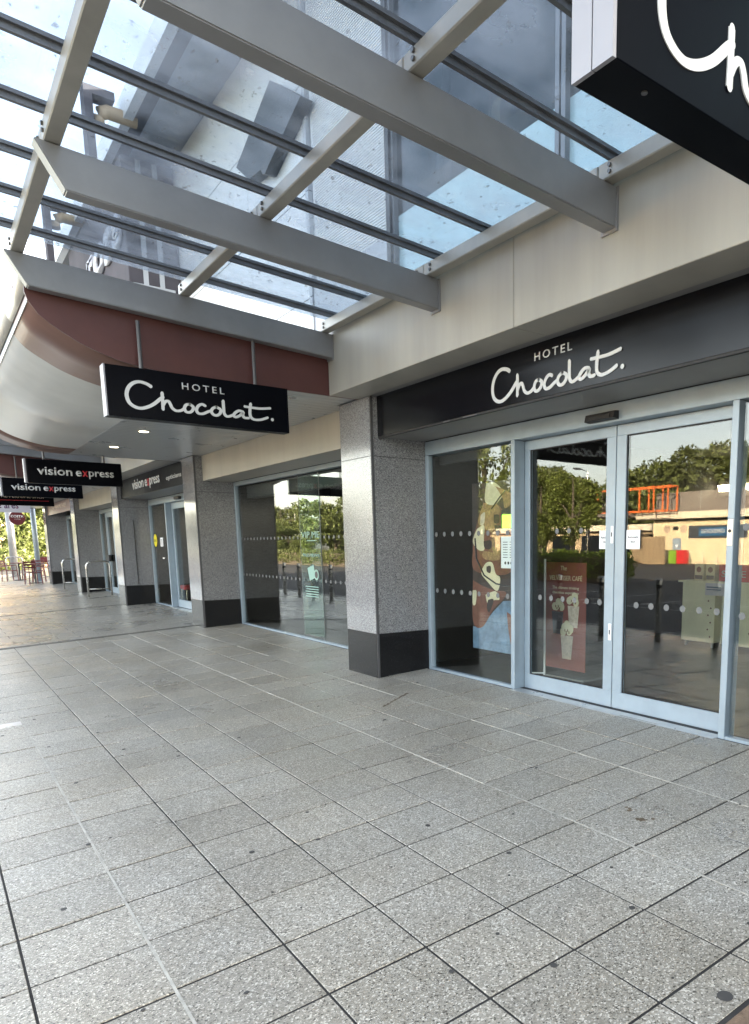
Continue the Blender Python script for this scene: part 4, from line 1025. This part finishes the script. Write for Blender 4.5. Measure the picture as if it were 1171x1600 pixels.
dark1 = tree_parts(12.5, 9.5, 9000, .34, 14, 'leaf_dark', .12); dark2 = tree_parts(11.0, 10.0, 9000, .34, 15, 'leaf_dark', .10)
wide = tree_parts(6.6, 6.6, 9000, .17, 16, 'leaf_bright', .16)
bright = tree_parts(7.0, 4.6, 7000, .17, 17, 'leaf_bright', .10); bright2 = tree_parts(8.0, 5.0, 7000, .17, 18, 'leaf_bright', .08)
plant(car_kit, -27, 39.6, GZ, 'upright green car park tree mirrored at the left of the left sliding door', 'car park trees')
plant(car_kit2, -27, 36.3, GZ, 'upright green car park tree mirrored in the middle of the left sliding door', 'car park trees', 1.3)
plant(young, -13.5, 28.6, GZ, 'young loose tree mirrored behind the chocolate poster', 'car park trees', .5, .92)
plant(wide, -27, 73.3, GZ, 'broad green tree mirrored right of the vinyl strip in the display window', 'car park trees', .3, 1.08)
plant(car_kit, -27, 80.5, GZ, 'green tree mirrored behind the vinyl strip in the display window', 'car park trees', 2.2, .66)
plant(wide, -27, 86.5, GZ, 'lower green tree mirrored left of the vinyl strip in the display window', 'car park trees', 2.0, .68)
for k in range(14):
    plant((dark1, dark2)[k % 2], -78 + 3 * math.sin(k * 2.1), 18 + 7 * k, GZ, 'big dark tree in the row behind the cream bakery building', 'dark trees behind the bakery', k * 1.7, (1.0 if k < 6 else 1.18) + .12 * math.sin(k * 1.3))
for k, (x, y) in enumerate(((-30, 96), (-24, 104), (-18, 112), (-36, 90), (-10, 118), (-2, 122))):
    plant((dark1, dark2)[k % 2], x, y, GZ, 'distant tree at the far side of the car park', 'distant trees', k * 1.1, .62)
for k, (x, y, s, l) in enumerate(((4.6, 56, .85, 'bright yellow-green tree between the cafe poles'), (6.3, 58, .9, 'bright yellow-green tree against the end pier of the terrace'), (9.2, 62, 1.0, 'bright yellow-green tree farthest right beyond the terrace'))):
    plant((bright, bright2)[k % 2], x, y, 0, l, 'bright trees beyond the terrace', k * 1.9, s)
def hedge(x0, x1, y0, y1, z0, z1, n, label, m_='hedge_leaf', seed=31, sz=.09):
    r = np.random.RandomState(seed)
    lobes = []
    ny = max(3, int((y1 - y0) / .8))
    me = leaves(n, [((x0 + x1) / 2, y0 + (y1 - y0) * (k + .5) / ny, (z0 + z1) / 2 + .05 * math.sin(k * 1.7), (x1 - x0) / 2, .75, (z1 - z0) / 2) for k in range(ny)], sz, seed, .62)
    me.name = 'foliage'; me.materials.append(M[m_])
    t = thing('hedge', label, 'hedge', ((x0 + x1) / 2, y0, z0)); 
    o = link('foliage', me, t); o.location = (-(x0 + x1) / 2, -y0, -z0)
    bx('stems', 'bark', t, -(x1 - x0) * .32, (x1 - x0) * .32, .3, y1 - y0 - .3, 0, (z1 - z0) * .78)
hedge(-17.6, -16.2, 22.4, 44, GZ, 1.32, 26000, 'clipped green hedge mirrored in the left sliding door')
hedge(-20.8, -19.4, 52, 92, GZ, 1.22, 26000, 'long clipped hedge with shade put into its leaf colour, mirrored across the display window', 'leaf_dark', seed=33, sz=.12)  # darker leaf material stands in for shade on this hedge
hedge(2.6, 5.0, 50, 52, 0, 1.45, 5000, 'bright green hedge at the left edge beyond the red chairs', 'leaf_bright', 35)

# ================================================================== ACROSS THE CAR PARK
g = thing('bakery_building', 'cream bakery building with grey roof and dark sign panel, mirrored in the right door', 'building')
gx = -49.2
bx('wall', 'greggs_wall', g, gx - 12, gx, 12, 47.1, GZ, 4.02)
bx('fascia_trim', 'greggs_trim', g, gx - 12.5, gx + .9, 11.6, 48.7, 4.06, 4.72, bev=.03)
rf = bx('roof', 'greggs_roof', g, gx - 11, gx - .15, 12.2, 46.9, 4.721, 6.65)
for y in (41.6, 36.0, 30.4, 24.8): bx('roof_seam', 'kerb', rf, gx - .15, gx - .11, y - .05, y + .05, 4.73, 6.64)
bx('side_roof', 'greggs_roof', g, gx - 1, gx + 4, 48.72, 52.8, 4.35, 4.72)
for y_ in (48.9, 52.6): bx('side_post', 'frame_dark', g, gx + 3.6, gx + 3.75, y_, y_ + .15, GZ, 4.35)
bx('shadow_gap', 'frame_dark', g, gx - .02, gx + .02, 12.2, 47.0, 3.86, 4.055)
gs = bx('sign_panel', 'dark_panel', g, gx + .005, gx + .09, 36.2, 42.7, 2.2, 3.38)
bx('blue_panel', 'sign_blue', gs, gx + .092, gx + .12, 37.1, 41.5, 2.38, 3.2)
text('lettering', 'GREGGS', 'letter', gs, '+X', (gx + .122, 38.65, 2.62), 2.6, .42, bold=.02, ext=.02)
for a in range(2):
    for b_ in range(2): bx('logo_square', 'orange', gs, gx + .122, gx + .14, 37.75 + .34 * a, 38.04 + .34 * a, 2.52 + .32 * b_, 2.79 + .32 * b_)
for y in (45.35, 43.35):
    bm = bmesh.new(); disc(bm, (gx + .03, y, 3.1), .40, 0, 24, .06); mk('wall_disc', bm, mat('disc', (.45, .33, .24), .7), g)
dr = bx('door', 'frame', g, gx + .005, gx + .06, 43.6, 44.6, GZ, 2.2); bx('door_plate', 'paper', dr, gx + .061, gx + .07, 43.95, 44.25, 1.3, 1.6)
bm = bmesh.new(); box(bm, gx + .01, gx + .2, 44.3, 44.5, 3.05, 3.3); box(bm, gx + .01, gx + .3, 44.0, 44.15, 3.0, 3.35); mk('wall_lamp', bm, 'frame_dark', g)
for y in (28.0, 21.0): bx('shop_window', 'glass_upper', g, gx + .005, gx + .04, y - 2.4, y + 2.4, .1, 2.9)
for k in range(10):
    t = thing('wall_bollard', 'thin cream bollard standing in front of the bakery wall', 'bollard', (gx + 1.6, 42.9 - k * 1.5, GZ), 'cream bollards at the bakery wall')
    bm = bmesh.new(); tube(bm, [(0, 0, 0), (0, 0, 1.15)], .06, 8); mk('post', bm, 'greggs_trim', t)
lo = thing('low_shops', 'long low building with pale roof edge and dark windows, mirrored behind the two upright trees', 'building')
bx('wall', 'tan', lo, -66, -56, 47.5, 92, GZ, 3.1); bx('roof_edge', 'greggs_trim', lo, -66.5, -55.2, 47.2, 92.5, 3.2, 3.9)
for k in range(8): bx('shop_window', 'car_glass', lo, -55.998, -55.94, 49 + k * 5.4, 53.2 + k * 5.4, .2, 2.7)
fn = thing('timber_fence', 'weathered timber board fence beside the bakery', 'fence', (gx + 4, 42.4, GZ))
fb_ = bmesh.new(); box(fb_, 0, .025, 0, .135, 0, 2.6); fme = bpy.data.meshes.new('board'); fb_.to_mesh(fme); fb_.free(); fme.materials.append(M['timber'])
for k in range(30):
    o = link('board', fme, fn); o.location = (rnd.uniform(-.01, .01), .14 * k, rnd.uniform(-.03, .03))
for x, y, m_, l, nm in ((gx + 3.2, 41.9, 'bin_green', 'green wheeled bin beside the red one near the timber fence', 'wheeled_bin'), (gx + 3.2, 41.0, 'bin_red', 'red wheeled bin beside the timber fence', 'wheeled_bin')):
    t = thing(nm, l, 'bin', (x, y, GZ)); bm = bmesh.new(); prism(bm, [(-.34, .08), (.34, .08), (.42, 1.25), (-.42, 1.25)], 1, -.4, .4); mk('body', bm, m_, t); bx('lid', m_, t, -.46, .46, -.44, .44, 1.26, 1.34, bev=.02)
    for s in (-.3, .3):
        bm = bmesh.new(); disc(bm, (-.28, s, .10), .10, 1, 12, .05); mk('wheel', bm, 'tyre', t)
of_ = thing('orange_frame', 'open orange steel box frame rising above the low roof next to the bakery', 'frame structure')
for y in (52.1, 46.5, 44.75, 43.05):
    for x in (gx + 3.0, gx + 1.6): bx('post', 'orange', of_, x - .06, x + .06, y - .06, y + .06, 4.73, 6.98)
for z in (4.75, 7.0):
    for x in (gx + 3.0, gx + 1.6): bx('rail', 'orange', of_, x - .055, x + .055, 43.0, 52.2, z, z + .12)
for y in (52.1, 43.05): bx('cross_rail', 'orange', of_, gx + 1.7, gx + 2.9, y - .07, y + .07, 7.0, 7.16)
for (x, y, h, l) in ((-30, 37.8, 7.2, 'slim car park lamp post mirrored in the left sliding door'), (-30, 91.2, 6.6, 'slim lamp post mirrored left of the vinyl strip'), (-34, 84, 7.0, 'slim lamp post mirrored behind the vinyl strip')):
    t = thing('lamp_post', l, 'lamp post', (x, y, GZ), 'car park lamp posts')
    bm = bmesh.new(); tube(bm, [(0, 0, 0), (0, 0, h)], [.09, .05], 10); mk('pole', bm, 'inox', t)
    bm = bmesh.new(); tube(bm, [(0, 0, h - .02), (.5, 0, h + .1), (1.0, 0, h + .12)], .03, 8); mk('arm', bm, 'inox', t); bx('lamp_head', 'bead', t, .8, 1.4, -.12, .12, h + .08, h + .2)
# parked car
t = thing('parked_car', 'silver hatchback parked across from the shop, mirrored at the right edge of the glass', 'car', (-9.5, 7.6, GZ))
side = [(-2.0, .28), (-2.05, .62), (-1.95, .92), (-1.55, 1.02), (-.95, 1.42), (.35, 1.46), (1.05, 1.02), (1.85, .90), (2.05, .62), (2.0, .28)]
bm = bmesh.new(); prism(bm, [(x, z) for x, z in side], 1, -.86, .86); bmesh.ops.bevel(bm, geom=[e for e in bm.edges], offset=.06, segments=3, affect='EDGES'); mk('body', bm, 'car_paint', t, smooth=True)
bm = bmesh.new(); prism(bm, [(-1.40, 1.03), (-.93, 1.37), (.30, 1.40), (.88, 1.03)], 1, -.868, .868); mk('side_window', bm, 'car_glass', t)
bm = bmesh.new(); prism(bm, [(.46, 1.40), (1.06, 1.04), (1.09, 1.06), (.49, 1.43)], 1, -.68, .68); mk('windscreen', bm, 'car_glass', t)
for a in (-1.25, 1.3):
    for s in (-.80, .80):
        bm = bmesh.new(); disc(bm, (a, s, .32), .32, 1, 24, .20); wh = mk('wheel', bm, 'tyre', t); bm = bmesh.new(); disc(bm, (a, s * 1.13, .32), .20, 1, 18, .04); mk('rim', bm, 'alu', wh)
for s in (-.62, .62): bx('headlight', 'paper', t, 1.90, 2.06, s - .18, s + .18, .66, .80, bev=.02)
# ---- far end of the arcade
t = thing('corner_cafe', 'pale corner building with tan panels at the far left edge, beyond the hedge', 'building')
bx('wall', 'tan', t, 4.5, 8, 70, 80, 0, 5.2); bx('panel', 'lilac', t, 3.2, 4.48, 70.2, 80, 0, 5.2); bx('roof', 'kerb', t, 3.0, 8.4, 69.6, 80.4, 5.2, 5.6)
t = thing('tan_block', 'tall tan brick block in the distance beyond the silver canopy', 'building')
bx('wall', 'tan', t, 2.0, 9.0, 82, 92, 0, 20.4); bx('parapet', 'greggs_trim', t, 1.8, 9.2, 81.8, 92.2, 20.41, 22.2)
for k in range(4):
    for q in range(3): bx('window', 'car_glass', t, 5.6 + .9 * q, 6.1 + .9 * q, 81.94, 81.998, 14 - 3.4 * k, 15.8 - 3.4 * k)
for x, y, r, m_, l in ((3.25, 40.0, .15, 'steel', 'white round post near the left edge behind the farthest hoop stand'), (3.57, 34.2, .09, 'frame', 'blue-grey post beside the end pier, under the coffee sign')):
    t = thing('canopy_post', l, 'post', (x, y, floor_z(3.5))); bm = bmesh.new(); tube(bm, [(0, 0, -.05), (0, 0, 3.6)], r, 16); mk('shaft', bm, m_, t, smooth=True); bm = bmesh.new(); disc(bm, (0, 0, .01), r * 1.7, 2, 16, .02); mk('base_plate', bm, m_, t)
